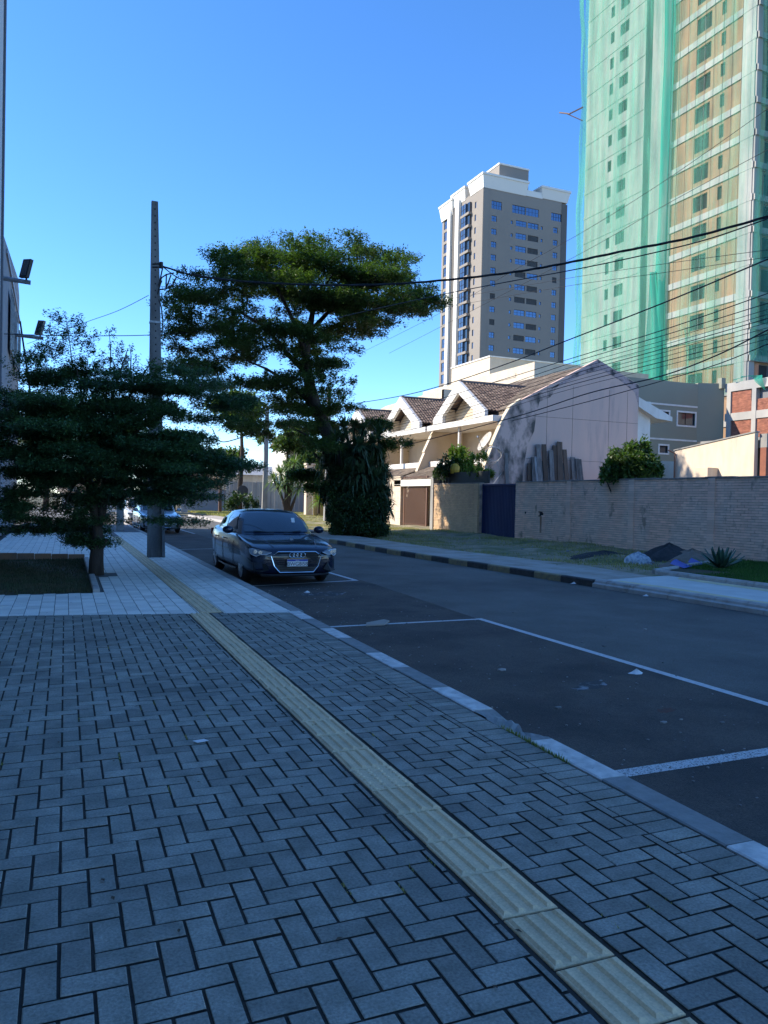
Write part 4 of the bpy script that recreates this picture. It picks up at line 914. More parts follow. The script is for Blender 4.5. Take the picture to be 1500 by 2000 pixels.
cable([(640,625),(740,602),(870,574),(1000,549),(1120,527),(1250,500),(1380,468),(1500,427)], (6,40), (10.6,9), .012, 'second thick cable just under the twisted one, crossing the beige tower')
S1, S2 = (14,60), (11.5,8)
cable([(695,788),(790,772),(880,748),(1000,707),(1100,668),(1300,590),(1500,506)], S1, S2, .015, 'single thick cable rising from the far roofs across the netted tower')
cable([(700,822),(800,797),(960,748),(1100,705),(1300,643),(1500,573)], S1, S2, .010, 'upper cable of the dense bundle over the pink gable')
ys = [(708,592,828),(716,604,834),(723,614,838),(730,622,842),(737,630,847),(744,640,851),(750,652,856),(758,662,861)]
for k,(a,b,c) in enumerate(ys):
    cable([(760,c-8),(900,(a+c)/2+14),(1100,a+6),(1300,(a+b)/2+4),(1500,b)], S1, (11.7,8), .006+.003*(k%3==0), 'thin telephone cable in the dense bundle crossing the pink gable', 'thin cables of the dense bundle')
cable([(800,868),(1000,816),(1150,768),(1290,735),(1400,694),(1500,644)], S1, (11.3,8), .014, 'thick lowest black cable of the bundle, crossing the pink gable top')
cable([(1000,822),(1150,784),(1300,742),(1400,712),(1500,672)], S1, (11.6,8), .010, 'thin cable just below the thick lowest one over the pink gable')
for pts, lb in (([(700,692),(870,606),(1000,530),(1140,452),(1300,352),(1500,212)],'very thin uppermost wire rising steeply across the netted tower'),([(760,690),(900,618),(1140,492),(1300,400),(1500,292)],'very thin second wire below the uppermost steep one'),([(870,585),(1100,545),(1300,515),(1500,488)],'thin nearly level wire below the thick twisted cables'),([(870,600),(1100,560),(1300,532),(1500,502)],'thin level wire lowest of the pair crossing both towers')):
    cable(pts, (14,60), (13,9), .006, lb)
cable([(2,652),(60,654),(130,656),(200,656),(300,654),(420,645),(520,640)], (-1.4,30), (9,36), .016, 'dark sagging cable from the left building to the big tree', ext=False)
cable([(52,672),(160,632),(230,607),(290,577)], (-1.4,30), (2.4,19.7), .008, 'thin stay wire slanting down left from the concrete pole', ext=False)
cable([(415,838),(430,862),(460,858),(490,845),(516,830)], (14,70), (18.7,71.6), .05, 'pale looping cable left of the far pole', ext=False)
# ---------------------------------------------------------------- vehicles
def vehicle(name, label, cat, paint, loc, rz, Ln=4.46, Wd=1.796, Ht=1.42, hatch=False, detail=True, group=None):
    t = thing(name, label, cat, (0,0,0), group); hw = Wd/2
    # stations: u, zbottom, z hood/deck centre, half width mid, z shoulder
    fr, rr = .87, Ln-.95
    ST = [(-.02,.30,.62,.58,.56),(.02,.24,.70,.70,.62),(.10,.20,.745,.80,.67),(.28,.19,.80,.865,.73),(.55,.19,.845,.888,.79),(.87,.20,.885,.895,.835),(1.25,.20,.935,.893,.885),(1.6,.20,.955,.892,.915),
          (2.2,.20,.97,.895,.93),(2.9,.20,.985,.897,.95),(3.4,.20,1.0,.897,.965),(Ln-.75,.21,1.03,.885,.985),(Ln-.35,.24,1.045,.85,.985),(Ln-.1,.30,1.03,.78,.93),(Ln,.38,.95,.70,.86)]
    k = hw/.898
    mb = MB(); prof = []
    for u, zb, zc, w_, zs in ST:
        w_ *= k; prof.append([(0,zb),(w_*.80,zb),(w_*.955,zb+.06),(w_*.985,zb+(zs-zb)*.30),(w_*1.0,zb+(zs-zb)*.58),(w_*.985,zb+(zs-zb)*.80),(w_*.945,zs-.01),(w_*.88,zs+(zc-zs)*.45),(w_*.55,zc-.012),(0,zc)])
    n = 2*10-2; vs = []; fs = []
    for (u,*_), P in zip(ST, prof):
        ring = [(x,u,z) for x, z in P]+[(-x,u,z) for x, z in P[-2:0:-1]]; vs += ring
    for i in range(len(ST)-1):
        for j in range(n): a = i*n+j; b = i*n+(j+1)%n; fs.append((a,b,b+n,a+n))
    fs.append(tuple(range(n-1,-1,-1))); fs.append(tuple((len(ST)-1)*n+j for j in range(n)))
    mb.add(vs, fs); me = mb.mesh('body', paint); o = bpy.data.objects.new('body', me); link(o)
    s = o.modifiers.new('s','SUBSURF'); s.levels = s.render_levels = 2
    wu = (fr, fr+2.637*Ln/4.46); cm = MB()
    for u in wu:
        for sx in (-1,1): cm.tube([(sx*(hw-.26),u,.315),(sx*(hw+.2),u,.315)], .355, 28)
    co = bpy.data.objects.new('cut', cm.mesh('cut')); link(co); b = o.modifiers.new('b','BOOLEAN'); b.operation = 'DIFFERENCE'; b.object = co; b.solver = 'EXACT'
    dg = bpy.context.evaluated_depsgraph_get(); me2 = bpy.data.meshes.new_from_object(o.evaluated_get(dg)); bpy.data.objects.remove(o); bpy.data.objects.remove(co)
    me2.name = 'body'; me2.materials.clear(); me2.materials.append(paint); body = bpy.data.objects.new('body', me2); link(body, t); me2.shade_smooth()
    try: me2.set_sharp_from_angle(angle=R_(38))
    except Exception: pass
    # greenhouse: belt loop, mid loop, roof loop
    ub0, ub1 = 1.28, (Ln-.62 if not hatch else Ln-.35); ut0, ut1 = 2.02, (3.18 if not hatch else Ln-.75)
    belt = []; roof = []; kinds = []
    NF = 8
    for i in range(NF+1): a = -1+2*i/NF; belt.append((a*.74*k, ub0+.13*a*a, .945)); roof.append((a*.545*k, ut0+.07*a*a, Ht-.055-.02*a*a))
    sd = [(.06,.965),(.22,.97),(.36,.975),(.50,.98),(.62,.985),(.74,.99),(.86,.995),(.95,1.0)]
    right_b = [(.775*k+.02*math.sin(s_*math.pi), ub0+.17+(ub1-ub0-.25)*s_, z) for s_, z in sd]; right_r = [(.575*k+.012*math.sin(s_*math.pi), ut0+.10+(ut1-ut0-.16)*s_, Ht-.075+.03*math.sin(s_*math.pi*.9)-(.02 if s_ > .8 else 0)) for s_, z in sd]
    back_b = [(-a*.70*k, ub1-.10*a*a, 1.01) for a in [-1+2*i/NF for i in range(NF+1)]]; back_r = [(-a*.53*k, ut1-.05*a*a, Ht-.07-.01*a*a) for a in [-1+2*i/NF for i in range(NF+1)]]
    belt += right_b+back_b+[(-x,y,z) for x,y,z in right_b[::-1]]; roof += right_r+back_r+[(-x,y,z) for x,y,z in right_r[::-1]]
    nl = len(belt); mid = []
    for p, q in zip(belt, roof): m_ = (Vector(p)+Vector(q))/2; out = Vector((m_.x*.06, -.02 if m_.y < 1.7 else 0, .0)); mid.append(m_+out+Vector((0,0,.02)))
    B, Mi, Rf = [Vector(p)-Vector((0,0,.04)) for p in belt], mid, [Vector(p) for p in roof]
    cb = MB(); cen = Vector((0,(ut0+ut1)/2,Ht))
    R2 = [r.lerp(cen, .45)+Vector((0,0,.012)) for r in Rf]
    for r in R2: r.z = Ht-.012
    cb.add(B+Mi+Rf+R2+[cen], [(i+l*nl,(i+1)%nl+l*nl,(i+1)%nl+(l+1)*nl,i+(l+1)*nl) for l in range(3) for i in range(nl)]+[(i+3*nl,(i+1)%nl+3*nl,4*nl) for i in range(nl)])
    cab = cb.build('cabin', paint, t, smooth=True)
    def pane(nm, idx, m, a0=.10, a1=.93, off=.008):
        vs = []; cols = len(idx)
        for v in (a0,(a0+a1)/2,a1):
            for i in idx:
                i0 = int(math.floor(i)) % nl; f = i-math.floor(i); g = lambda Lp: Lp[i0].lerp(Lp[(i0+1)%nl], f)
                b_, m_, r_ = g(B), g(Mi), g(Rf); q = b_*(1-v)*(1-v)+((m_*2-b_*.5-r_*.5)*2*v*(1-v))+r_*v*v
                nn = Vector((q.x*.9, (q.y-2.6)*.35, .35)).normalized(); vs.append(q+nn*off)
        mm = MB(); mm.add(vs, [(r*cols+c, r*cols+c+1, (r+1)*cols+c+1, (r+1)*cols+c) for r in range(2) for c in range(cols-1)]); return mm.build(nm, m, t, smooth=True)
    cg = M['carglass']
    pane('windscreen', [.35]+list(range(1,NF))+[NF-.35], cg)
    s0 = NF+1
    for base, step in ((s0, 1),):
        pane('side_window', [s0+.1,s0+1,s0+2,s0+2.9], cg, .16, .92); pane('side_window', [s0+3.15,s0+4,s0+5,s0+5.8], cg, .16, .92)
        e = nl-1; pane('side_window', [e-.1,e-1,e-2,e-2.9], cg, .16, .92); pane('side_window', [e-3.15,e-4,e-5,e-5.8], cg, .16, .92)
    pane('rear_window', [s0+8+.4]+[s0+8+i for i in range(1,NF)]+[s0+8+NF-.4], cg)
    if detail:
        for sx in (-1,1):                                  # wipers
            MB().tube([(sx*.1,1.28,.955),(sx*.5,1.40,.985)], .008, 5).build('wiper', M['black'], t)
        MB().obox((.40,1.66,1.2),(.07,.004,.11),Matrix.Rotation(R_(-32),3,'X')).build('windscreen_sticker', M['paper'], t)
    # wheels
    for u in wu:
        for sx in (-1,1):
            c = Vector((sx*(hw-.125),u,.315)); wt = MB(); rr_ = [(.0,.215),(.03,.29),(.055,.315),(.16,.315),(.185,.29),(.2,.215)]
            N_ = 32; vv = [(c.x+sx*(.10-a), c.y+r*math.cos(2*math.pi*q/N_), c.z+r*math.sin(2*math.pi*q/N_)) for a, r in rr_ for q in range(N_)]
            wt.add(vv, [(l*N_+q, l*N_+(q+1)%N_, (l+1)*N_+(q+1)%N_, (l+1)*N_+q) for l in range(5) for q in range(N_)])
            wo = wt.build('wheel', M['black'], t, smooth=True); rm = MB(); xo = c.x+sx*.085
            rm.tube([(xo-sx*.1,c.y,c.z),(xo-sx*.098,c.y,c.z)], .215, 28)
            for q in range(5):
                g = 2*math.pi*q/5+.3
                for dg_ in (-.13,.13):
                    e1 = Vector((xo,c.y+.045*math.cos(g),c.z+.045*math.sin(g))); e2 = Vector((xo,c.y+.205*math.cos(g+dg_),c.z+.205*math.sin(g+dg_))); rm.tube([e1,e2], [.022,.017], 6)
            rm.tube([(xo-sx*.03,c.y,c.z),(xo+sx*.012,c.y,c.z)], .045, 12)
            N2 = 28; vv = [(xo+sx*dx_, c.y+r*math.cos(2*math.pi*q/N2), c.z+r*math.sin(2*math.pi*q/N2)) for dx_, r in ((-.02,.195),(.008,.205),(.0,.225),(-.03,.225)) for q in range(N2)]
            rm.add(vv, [(l*N2+q, l*N2+(q+1)%N2, (l+1)*N2+(q+1)%N2, (l+1)*N2+q) for l in range(3) for q in range(N2)])
            rm.build('rim', M['rim'], wo, smooth=False)
    # mirrors
    for sx in (-1,1):
        mm = MB(); bm_ = bmesh.new(); bmesh.ops.create_uvsphere(bm_, u_segments=14, v_segments=8, radius=1)
        vs = [(sx*(hw+.07)+v.co.x*.115, 1.62+v.co.y*.06+abs(v.co.x)*.02, 1.0+v.co.z*.078) for v in bm_.verts]; fs = [tuple(v.index for v in f.verts) for f in bm_.faces]; bm_.free()
        mm.add(vs, fs); mi = mm.build('mirror', paint, t, smooth=True)
        MB().obox((sx*(hw-.04),1.63,.95),(.12,.05,.03),Matrix.Identity(3)).build('mirror_stalk', M['black'], mi)
        MB().obox((sx*(hw+.075),1.672,1.0),(.17,.004,.10),Matrix.Identity(3)).build('mirror_glass', M['chrome'], mi)
        # door lines and handles
        for u in (1.52, 2.55, 3.42):
            MB().tube([(sx*(hw*.905+.0),u,.92),(sx*(hw*.998),u,.72),(sx*(hw*1.0),u,.5),(sx*(hw*.965),u+.02,.28)], .004, 4).build('door_seam', M['black'], t)
        for u in (2.30, 3.20): MB().tube([(sx*(hw*.985),u,.80),(sx*(hw+.018),u+.03,.80),(sx*(hw+.018),u+.17,.80),(sx*(hw*.985),u+.2,.80)], .012, 6).build('door_handle', paint, t)
    yf = lambda x: -.005+.085*(abs(x)/.62)**2.2+(.5*max(0,abs(x)-.66)**1.2)
    # grille
    hexp = [(-.36,.655),(.36,.655),(.49,.575),(.43,.385),(.33,.27),(-.33,.27),(-.43,.385),(-.49,.575)]
    G = MB(); G.poly([(x,yf(x)-.045,z) for x,z in hexp], (0,.10,0)); gr = G.build('grille', M['black'], t)
    if detail:
        for k_ in range(9):
            z = .29+k_*.042; w2 = .33+.16*min(1,(z-.27)/.3) if z < .575 else .49-.13*(z-.575)/.08; MB().tube([(x,yf(x)-.05,z) for x in np.linspace(-w2+.03,w2-.03,7)], .006, 4).build('grille_bar', M['dark'], gr)
    ch = MB(); ch.tube([(x,yf(x)-.052,z) for x,z in hexp+hexp[:2]], .013, 6, cap=False); ch.build('grille_frame', M['chrome'], t)
    if detail:
        rg = MB()
        for q in range(4):
            cx = -.105+.07*q; rg.tube([(cx+.048*math.cos(a), yf(0)-.062-.004*(q%2), .595+.048*math.sin(a)) for a in np.linspace(0,2*math.pi,25)], .0065, 6, cap=False)
        rg.build('badge', M['chrome'], t)
    pl = MB().box(-.20,.20,yf(0)-.075,yf(0)-.062,.385,.515).build('number_plate', M['paper'], t)
    MB().box(-.198,.198,yf(0)-.0775,yf(0)-.0755,.482,.513).build('plate_band', mat('plate_blue_'+name, (.01,.05,.35), .5), pl)
    if detail:
        def text(s_, size, z, y, m):
            c = bpy.data.curves.new('t','FONT'); c.body = s_; c.size = size; c.align_x = 'CENTER'; c.extrude = .001; to = bpy.data.objects.new('t', c); link(to)
            dg = bpy.context.evaluated_depsgraph_get(); me = bpy.data.meshes.new_from_object(to.evaluated_get(dg)); bpy.data.objects.remove(to)
            me.transform(Matrix.Translation((0,y,z)) @ Matrix.Rotation(math.pi/2,4,'X')); me.materials.clear(); me.materials.append(m); bpy.data.objects.new('x', None)
            return link(bpy.data.objects.new('plate_lettering', me), pl)
        text('BWG8I58', .098, .398, yf(0)-.0775, M['black']); text('BRASIL', .026, .489, yf(0)-.079, M['paper'])
    for sx in (-1,1):
        hp = [(.50,.645),(.62,.685),(.80,.715),(.845,.70),(.83,.60),(.76,.565),(.70,.60),(.60,.60)]
        yy = lambda x: .0+.05*max(0,(x-.5)/.35)+.15*max(0,(x-.62)/.22)**1.6
        H_ = MB(); P = [(sx*x*k, yy(x)-.055, z) for x, z in hp]; P = P if sx > 0 else P[::-1]; H_.poly(P, (0,.16,0)); ho = H_.build('headlight', M['lamp'], t)
        for cx, cz in ((.70,.645),(.775,.655)): MB().tube([(sx*cx*k,yy(cx)-.075,cz),(sx*cx*k,yy(cx)-.03,cz)], .036, 14).build('lamp_lens', M['chrome'], ho)
        MB().tube([(sx*x*k,yy(x)-.062,z) for x,z in [(.50,.645),(.60,.604),(.70,.604),(.76,.57),(.83,.602)]], .006, 5).build('light_strip', M['paper'], ho)
        IN = MB(); P = [(sx*x, yy(min(x,.8))-.045+dy, z) for x, z, dy in ((.53,.33,-.02),(.60,.44,0),(.80,.46,.02),(.80,.31,.02),(.70,.27,.0))]; P = P if sx > 0 else P[::-1]; IN.poly(P, (0,.14,0)); IN.build('air_intake', M['black'], t)
        MB().tube([(sx*.53,yf(.53)-.05,.315),(sx*.68,yy(.68)-.06,.285),(sx*.80,yy(.8)-.06,.30)], .012, 6).build('bumper_trim', M['black'], t)
        MB().tube([(sx*(hw-.04),fr+.42,.245),(sx*(hw-.01),(wu[0]+wu[1])/2,.235),(sx*(hw-.04),wu[1]-.42,.245)], .02, 6).build('sill_trim', M['black'], t)
        # hood crease
        MB().tube([(sx*.42,.10,.735),(sx*.50,.5,.842),(sx*.62,1.2,.93)], .006, 5).build('bonnet_crease', paint, t)
        MB().box(min(sx*.45,sx*.80),max(sx*.45,sx*.80),Ln-.06,Ln+.015,.78,.92).build('tail_light', mat('tail_red_'+name+str(sx), (.25,.01,.01), .3), t)
    MB().tube([(x,yf(x)-.03,.215) for x in np.linspace(-.66,.66,9)], .022, 6).build('front_lip', M['black'], t)
    MB().box(-hw+.22,hw-.22,.5,Ln-.5,.17,.26).build('underbody', M['black'], t)
    t.location = loc; t.rotation_euler = (0,0,rz); return t
M['carglass'] = mat('car_glass', (.012,.018,.024), .04, spec=1.0, coat=.6)
M['chrome'] = mat('chrome', (.75,.76,.78), .15, metal=1.)
M['rim'] = mat('alloy', (.62,.63,.65), .35, metal=.4)
M['lamp'] = mat('lamp_glass', (.30,.34,.40), .1, spec=1., coat=.5)
pd = mat('paint_deep_blue', (.004,.010,.030), .2, coat=.55, spec=.45, metal=0.)
ps = mat('paint_silver', (.42,.45,.50), .28, coat=.8, metal=.5); pw = mat('paint_white', (.62,.62,.60), .3, coat=.8)
vehicle('parked_car', 'dark blue sedan parked at the kerb facing us, chrome grille with four rings', 'car', pd, (4.28, 13.95, -.13), R_(-.5))
vehicle('parked_car', 'silver hatchback parked behind the concrete pole, partly hidden', 'car', ps, (4.45, 34.0, -.13), R_(1), Ln=4.2, Wd=1.76, Ht=1.5, hatch=True, detail=False)
vehicle('parked_car', 'whitish car parked beyond the silver hatchback, only its corner in sight', 'car', pw, (4.55, 42.2, -.13), R_(1), Ln=4.1, Wd=1.75, Ht=1.5, hatch=True, detail=False)
# ---------------------------------------------------------------- trees and plants
def leaves(name, m, parent, pads, n, ls, asp=.38, flat=.5, seed=1, fan=.35, lf=1.):
    """pads: (centre, rx, ry, rz, weight). Leaves sit on sprays that run outwards in each flat pad."""
    rs = np.random.RandomState(seed); tot = sum(p[4] for p in pads); VV = []
    for c, rx, ry, rz, wt in pads:
        k = int(n*wt/tot); per = 26; ns = max(1, k//per); k = ns*per
        a = rs.uniform(0, 2*np.pi, ns); r = np.sqrt(rs.uniform(.0, 1, ns))*.86
        bx, by = np.cos(a)*r*rx, np.sin(a)*r*ry; bz = rs.normal(0, .5, ns)*rz*(1.05-r*.7)-.12*rz*r
        da = a+rs.normal(0, .6, ns); L_ = (.16+.22*rs.uniform(0,1,ns))*min(rx, ry)*(.8+.5*(r > .6)); L_ = np.clip(L_*lf, .12, 1.3)
        s = rs.uniform(0, 1, (ns, per))**.8; lat = rs.normal(0, 1, (ns, per))*(1-s*.75)*fan*L_[:,None]*.5
        X = bx[:,None]+np.cos(da)[:,None]*s*L_[:,None]-np.sin(da)[:,None]*lat
        Y = by[:,None]+np.sin(da)[:,None]*s*L_[:,None]+np.cos(da)[:,None]*lat
        Z = bz[:,None]+rs.normal(0, 1, (ns, per))*ls*.8+(s*L_[:,None])*rs.normal(.03,.14,ns)[:,None]
        P = np.c_[X.ravel(), Y.ravel(), Z.ravel()]+np.array(c); K = len(P)
        ang = np.repeat(da, per)+rs.normal(0, .9, K); d = np.c_[np.cos(ang), np.sin(ang), rs.normal(0, flat, K)]; d /= np.linalg.norm(d, axis=1)[:,None]
        up = np.c_[rs.normal(0, .5, K), rs.normal(0, .5, K), np.ones(K)]; sd = np.cross(d, up); sd /= np.linalg.norm(sd, axis=1)[:,None]
        l = ls*rs.uniform(.6, 1.35, K)[:,None]; VV.append(np.stack([P, P+d*l*.5+sd*l*asp*.5, P+d*l, P+d*l*.5-sd*l*asp*.5], 1))
    V = np.concatenate(VV).reshape(-1,3); o = npmesh(name, V, np.arange(len(V)).reshape(-1,4), m, parent); return o
def pad(px, py, D, hw, hh, wt=None, deep=.8):
    c = dep(px, py, D); s = D/FPX; return (tuple(c), hw*s, hw*s*deep, hh*s, wt or hw*hh/1000)
def break_up(pads, k, r0, r1, rzf, seed, vj=1.25):
    """small overlapping sprays spread through each pad, so tiers stay ragged"""
    rs_ = random.Random(seed); out = []
    for c, rx, ry, rz, wt in pads:
        nn = max(2, int(k*rx*ry/(r1*r1)))
        for _ in range(nn):
            a = rs_.uniform(0, 6.283); r = math.sqrt(rs_.random()); rr_ = rs_.uniform(r0, r1)
            out.append(((c[0]+rx*r*math.cos(a), c[1]+ry*r*math.sin(a), c[2]+rz*vj*rs_.gauss(0,1)-.25*rz*r), rr_, rr_*rs_.uniform(.6,1), rr_*rzf, rr_*rr_))
    return out
def limb(mb, pts, r0, r1):
    P = [Vector(p) for p in pts]; n = len(P); mb.tube(P, [r0+(r1-r0)*i/(n-1) for i in range(n)], 7)
# young tree on the left pavement
t = thing('street_tree', 'dark spreading young tree at the planting bed on the left pavement', 'tree', (.80, 15.6, 0))
TD = 14.65; q = lambda px, py, dd=0: dep(px, py, TD+dd)
tr = MB(); tr.tube([q(188,1126),q(188,1095),q(190,1070),q(191,1045),q(188,1010),q(180,975),(q(172,935)),q(165,880)], [.15,.135,.12,.095,.10,.09,.07,.05], 10)
tr.tube([q(190,1035),q(199,1000),q(204,965),q(215,920),q(240,870),q(250,800)], [.085,.08,.075,.06,.045,.02], 9)
tr.tube([q(186,1075),q(176,1066),q(172,1058)], [.07,.06,.03], 8); tr.tube([q(194,1072),q(204,1062),q(208,1054)], [.06,.05,.03], 8)
tr.build('trunk', M['bark'], t, smooth=True)
br = MB()
for px, py, dd in ((20,860,-.6),(60,940,.5),(90,760,.3),(150,720,-.4),(330,780,-.3),(400,850,.4),(440,900,0),(380,930,-.6),(300,700,.5),(250,680,.1),(60,800,.8),(120,1000,-.5),(280,960,.7)):
    s = q(178+rng.uniform(-8,25), 950-rng.uniform(0,60)); e = q(px,py,dd); limb(br, [s, s.lerp(e,.4)+Vector((0,0,.10)), s.lerp(e,.75)+Vector((0,0,.05)), e], .04, .008)
br.build('branch', M['bark'], t, smooth=True)
pads = [pad(*a) for a in [(80,735,14.4,75,14),(170,745,14.9,95,18),(260,735,14.6,80,16),(330,745,14.9,60,14),(60,790,14.2,110,20),(200,800,15.0,150,26),(340,800,14.7,100,18),(410,790,15.2,60,12),
    (40,860,14.0,120,22),(180,860,14.8,170,28),(330,860,14.5,130,20),(420,855,15,60,12),(60,920,14.3,120,22),(200,915,14.6,170,28),(350,910,14.8,105,18),(430,905,14.9,50,10),(400,935,14.5,70,9),
    (110,970,14.6,120,20),(240,965,15.0,110,18),(300,975,14.4,45,8),(90,1010,14.9,80,14),(160,1030,15,50,9),(130,1048,14.7,60,5),(30,990,14.4,60,16),(250,760,13.9,110,14),(160,830,13.8,140,12),(280,890,13.8,150,12),(100,890,13.6,120,12)]]
leaves('foliage', M['leafL'], t, break_up(pads, 2.4, .16, .40, .10, 71, 1.7), 520000, .052, .40, .5, 3, lf=2.6)
sh = MB(); sp = []
for base, top, spread in (((143,740),(127,612),62),((215,720),(213,645),22),((255,720),(253,672),26),((300,740),(285,700),26),((40,740),(25,700),30)):
    b_, e_ = q(*base), q(*top); limb(sh, [b_, b_.lerp(e_,.5)+Vector((.02,0,0)), e_], .014, .004)
    if spread > 50:
        for k in range(9):
            f = .15+.09*k
            for s_ in (-1,1):
                c = b_.lerp(e_, f); L2 = spread*(1.1-f*.85)*TD/FPX; e2 = c+Vector((s_*L2*.9, rng.uniform(-.2,.2), L2*.42)); limb(sh, [c, c.lerp(e2,.5)+Vector((0,0,-.02)), e2], .006, .002)
                for g in (.35,.6,.85,1.0): sp.append((tuple(c.lerp(e2,g)), .10, .10, .035, 1))
        sp.append((tuple(e_),.07,.07,.05,1))
    else:
        for f in (.55,.8,1.0): sp.append((tuple(b_.lerp(e_,f)), spread*TD/FPX*(1.2-f*.3), spread*TD/FPX*.8, .02, 1.6))
sh.build('shoot', M['bark'], t, smooth=True); leaves('shoot_leaves', M['leafL'], t, sp, 5200, .05, .42, .5, 9)
# big leaning tree across the street
t = thing('street_tree', 'large layered tree leaning over the road, tallest crown in the photo', 'tree', (12.7, 33.5, 0))
TD = 34.5; q = lambda px, py, dd=0: dep(px, py, TD+dd)
tr = MB(); tr.tube([q(705,1045),q(695,1000),q(680,950),q(664,905),q(645,860),q(628,820),q(612,780),q(600,730),q(596,690),q(604,650),q(612,600),q(615,560)], [.42,.38,.34,.31,.30,.28,.26,.23,.2,.16,.10,.05], 10)
for pts, r in (([(628,820),(600,780),(560,745),(520,720),(470,700)],.16),([(600,730),(560,690),(520,640),(470,610),(400,590)],.14),([(604,665),(650,640),(700,615),(760,600),(830,590)],.15),([(604,650),(650,600),(690,560),(740,530)],.12),([(600,700),(570,620),(540,560),(510,520)],.13),([(612,600),(640,550),(670,510)],.07),([(664,905),(640,890),(600,850),(560,830)],.12),([(655,880),(690,860),(720,850)],.1),([(690,965),(650,930),(610,880),(590,870)],.10)):
    n = len(pts); limb(tr, [q(a,b,(i/(n-1))*rng.uniform(-2.5,2.5)) for i,(a,b) in enumerate(pts)], r, .02)
tr.build('trunk', M['bark'], t, smooth=True); BT = t
raw = [(585,490,60,10),(500,500,45,8),(560,505,75,12),(665,492,75,11),(720,520,65,10),(640,515,110,13),(460,520,55,8),(590,535,130,14),(700,545,110,12),(770,535,35,6),(430,545,65,9),(510,560,100,13),
    (640,570,130,14),(760,565,90,9),(815,575,45,6),(400,580,60,8),(380,565,40,5),(470,595,95,12),(590,600,110,14),(710,595,100,11),(790,600,60,8),(720,622,60,9),(740,640,25,7),(830,612,25,5),(400,620,70,9),(350,640,25,6),(480,640,85,12),(580,640,80,13),
    (650,640,50,14),(670,668,32,14),(360,672,35,7),(420,665,75,9),(520,680,80,12),(600,690,60,14),(640,700,50,14),(400,705,75,10),(480,720,80,12),(560,735,70,14),(630,740,60,18),(660,745,30,14),(350,720,40,8),
    (430,760,75,12),(520,780,70,13),(600,790,60,18),(655,790,34,20),(460,800,50,10),(640,830,45,20),(560,830,40,12),(600,860,40,14),(500,840,45,8),(650,870,40,20)]
pads = []
for a,b,c,d in raw:
    for dd in ((0,) if c < 45 else (-2.2,0,2.4)): pads.append(pad(a+rng.uniform(-12,12)*(dd != 0), b+rng.uniform(-9,9)*(dd != 0), TD+dd+rng.uniform(-.5,.5), c*(1 if dd == 0 else .8), d*.62, c*d/1000, .7))
leaves('foliage', M['leafB'], t, break_up(pads, .85, .30, .85, .05, 72, 2.4), 330000, .125, .40, .5, 5, fan=.35, lf=2.6)
leaves('foliage', M['leafB'], t, break_up([pad(640,880,37,50,40),pad(690,850,37,60,40),pad(600,850,36,40,30),pad(665,900,36.5,45,40),pad(720,880,37.5,30,40)], 1.2, .4, .9, .2, 73), 40000, .14, .4, .8, 15)  # low foliage added behind the trunk to shade the ochre brick panel
sp = [(tuple(q(x,y)), .16,.16,.25,1) for x,y in ((572,470),(578,480),(640,482),(493,488),(505,492),(700,490),(735,508),(790,515))]
leaves('shoot_leaves', M['leafB'], t, sp, 1500, .11, .4, .8, 6)
limb_ = MB(); limb(limb_, [dep(705,890,33.4),dep(740,872,33),dep(770,866,33),dep(805,862,33)], .05, .008); limb_.build('branch', M['bark'], BT)
leaves('branch_foliage', M['leafB'], BT, [pad(775,864,33,32,6), pad(755,872,33,20,5)], 2600, .12, .4, .4, 8)
# yucca clump and ivy at its foot
def rosette(mb, c, n, L_, wd, droop, rs_):
    for k in range(n):
        a = rs_.uniform(0,2*math.pi); el = rs_.uniform(-.35,1.25); l = L_*rs_.uniform(.7,1.15); d = Vector((math.cos(a)*math.cos(el),math.sin(a)*math.cos(el),math.sin(el)))
        s = Vector((-math.sin(a),math.cos(a),0))*wd; c = Vector(c); p1 = c+d*l*.5-Vector((0,0,droop*l*.08)); p2 = c+d*l-Vector((0,0,droop*l*.4*math.cos(el)))
        mb.add([c-s*.5,c+s*.5,p1+s,p1-s,p2], [(0,1,2,3),(3,2,4)])
def hanging(mb, c, n, L_, wd, R, rs_):
    for k in range(n):
        a = rs_.uniform(0,2*math.pi); r = R*rs_.uniform(.4,1); b = Vector(c)+Vector((math.cos(a)*r,math.sin(a)*r,rs_.uniform(-.4,.3))); l = L_*rs_.uniform(.6,1.2); s = Vector((-math.sin(a),math.cos(a),0))*wd; o_ = Vector((math.cos(a),math.sin(a),0))*rs_.uniform(0,.25)
        mb.add([b-s,b+s,b+o_+s*.6+Vector((0,0,-l*.6)),b+o_*1.2+Vector((0,0,-l))], [(0,1,2,3)])
rr = random.Random(4)
t = thing('yucca_clump', 'huge dark yucca clump with hanging leaves smothering the big tree trunk', 'yucca', (13.6, 32.6, 0)); ym = MB(); st = MB(); YD = 33.2
heads = [(668,862,0),(708,842,.4),(728,868,-.5),(690,890,-.8),(742,905,0),(735,935,-.7),(702,925,-.9),(660,905,.3),(748,950,.3),(715,965,-.6),(745,985,-.4),(640,885,.6),(672,835,.2),(655,860,-.4),(720,910,-.6),(748,925,.2),(750,925,.3),(698,1000,-.7),(752,975,.2),(690,925,-.9),(735,960,-.6),(680,960,-.7),(640,905,.5),(650,930,.2),(742,1000,0),(725,890,.6),(700,870,-1),(690,835,.5),(740,850,.5)]
for px, py, dd in heads:
    c = dep(px,py,YD+dd); rosette(ym, c, 150, .70, .035, .8, rr); hanging(ym, c-Vector((0,0,.15)), 14, .7, .028, .35, rr); base = Vector((13.4+rr.uniform(-.7,.7), 32.6+rr.uniform(-.5,.5), 0)); limb(st, [base, base.lerp(c,.5)+Vector((rr.uniform(-.1,.1),0,0)), c], .10, .07)
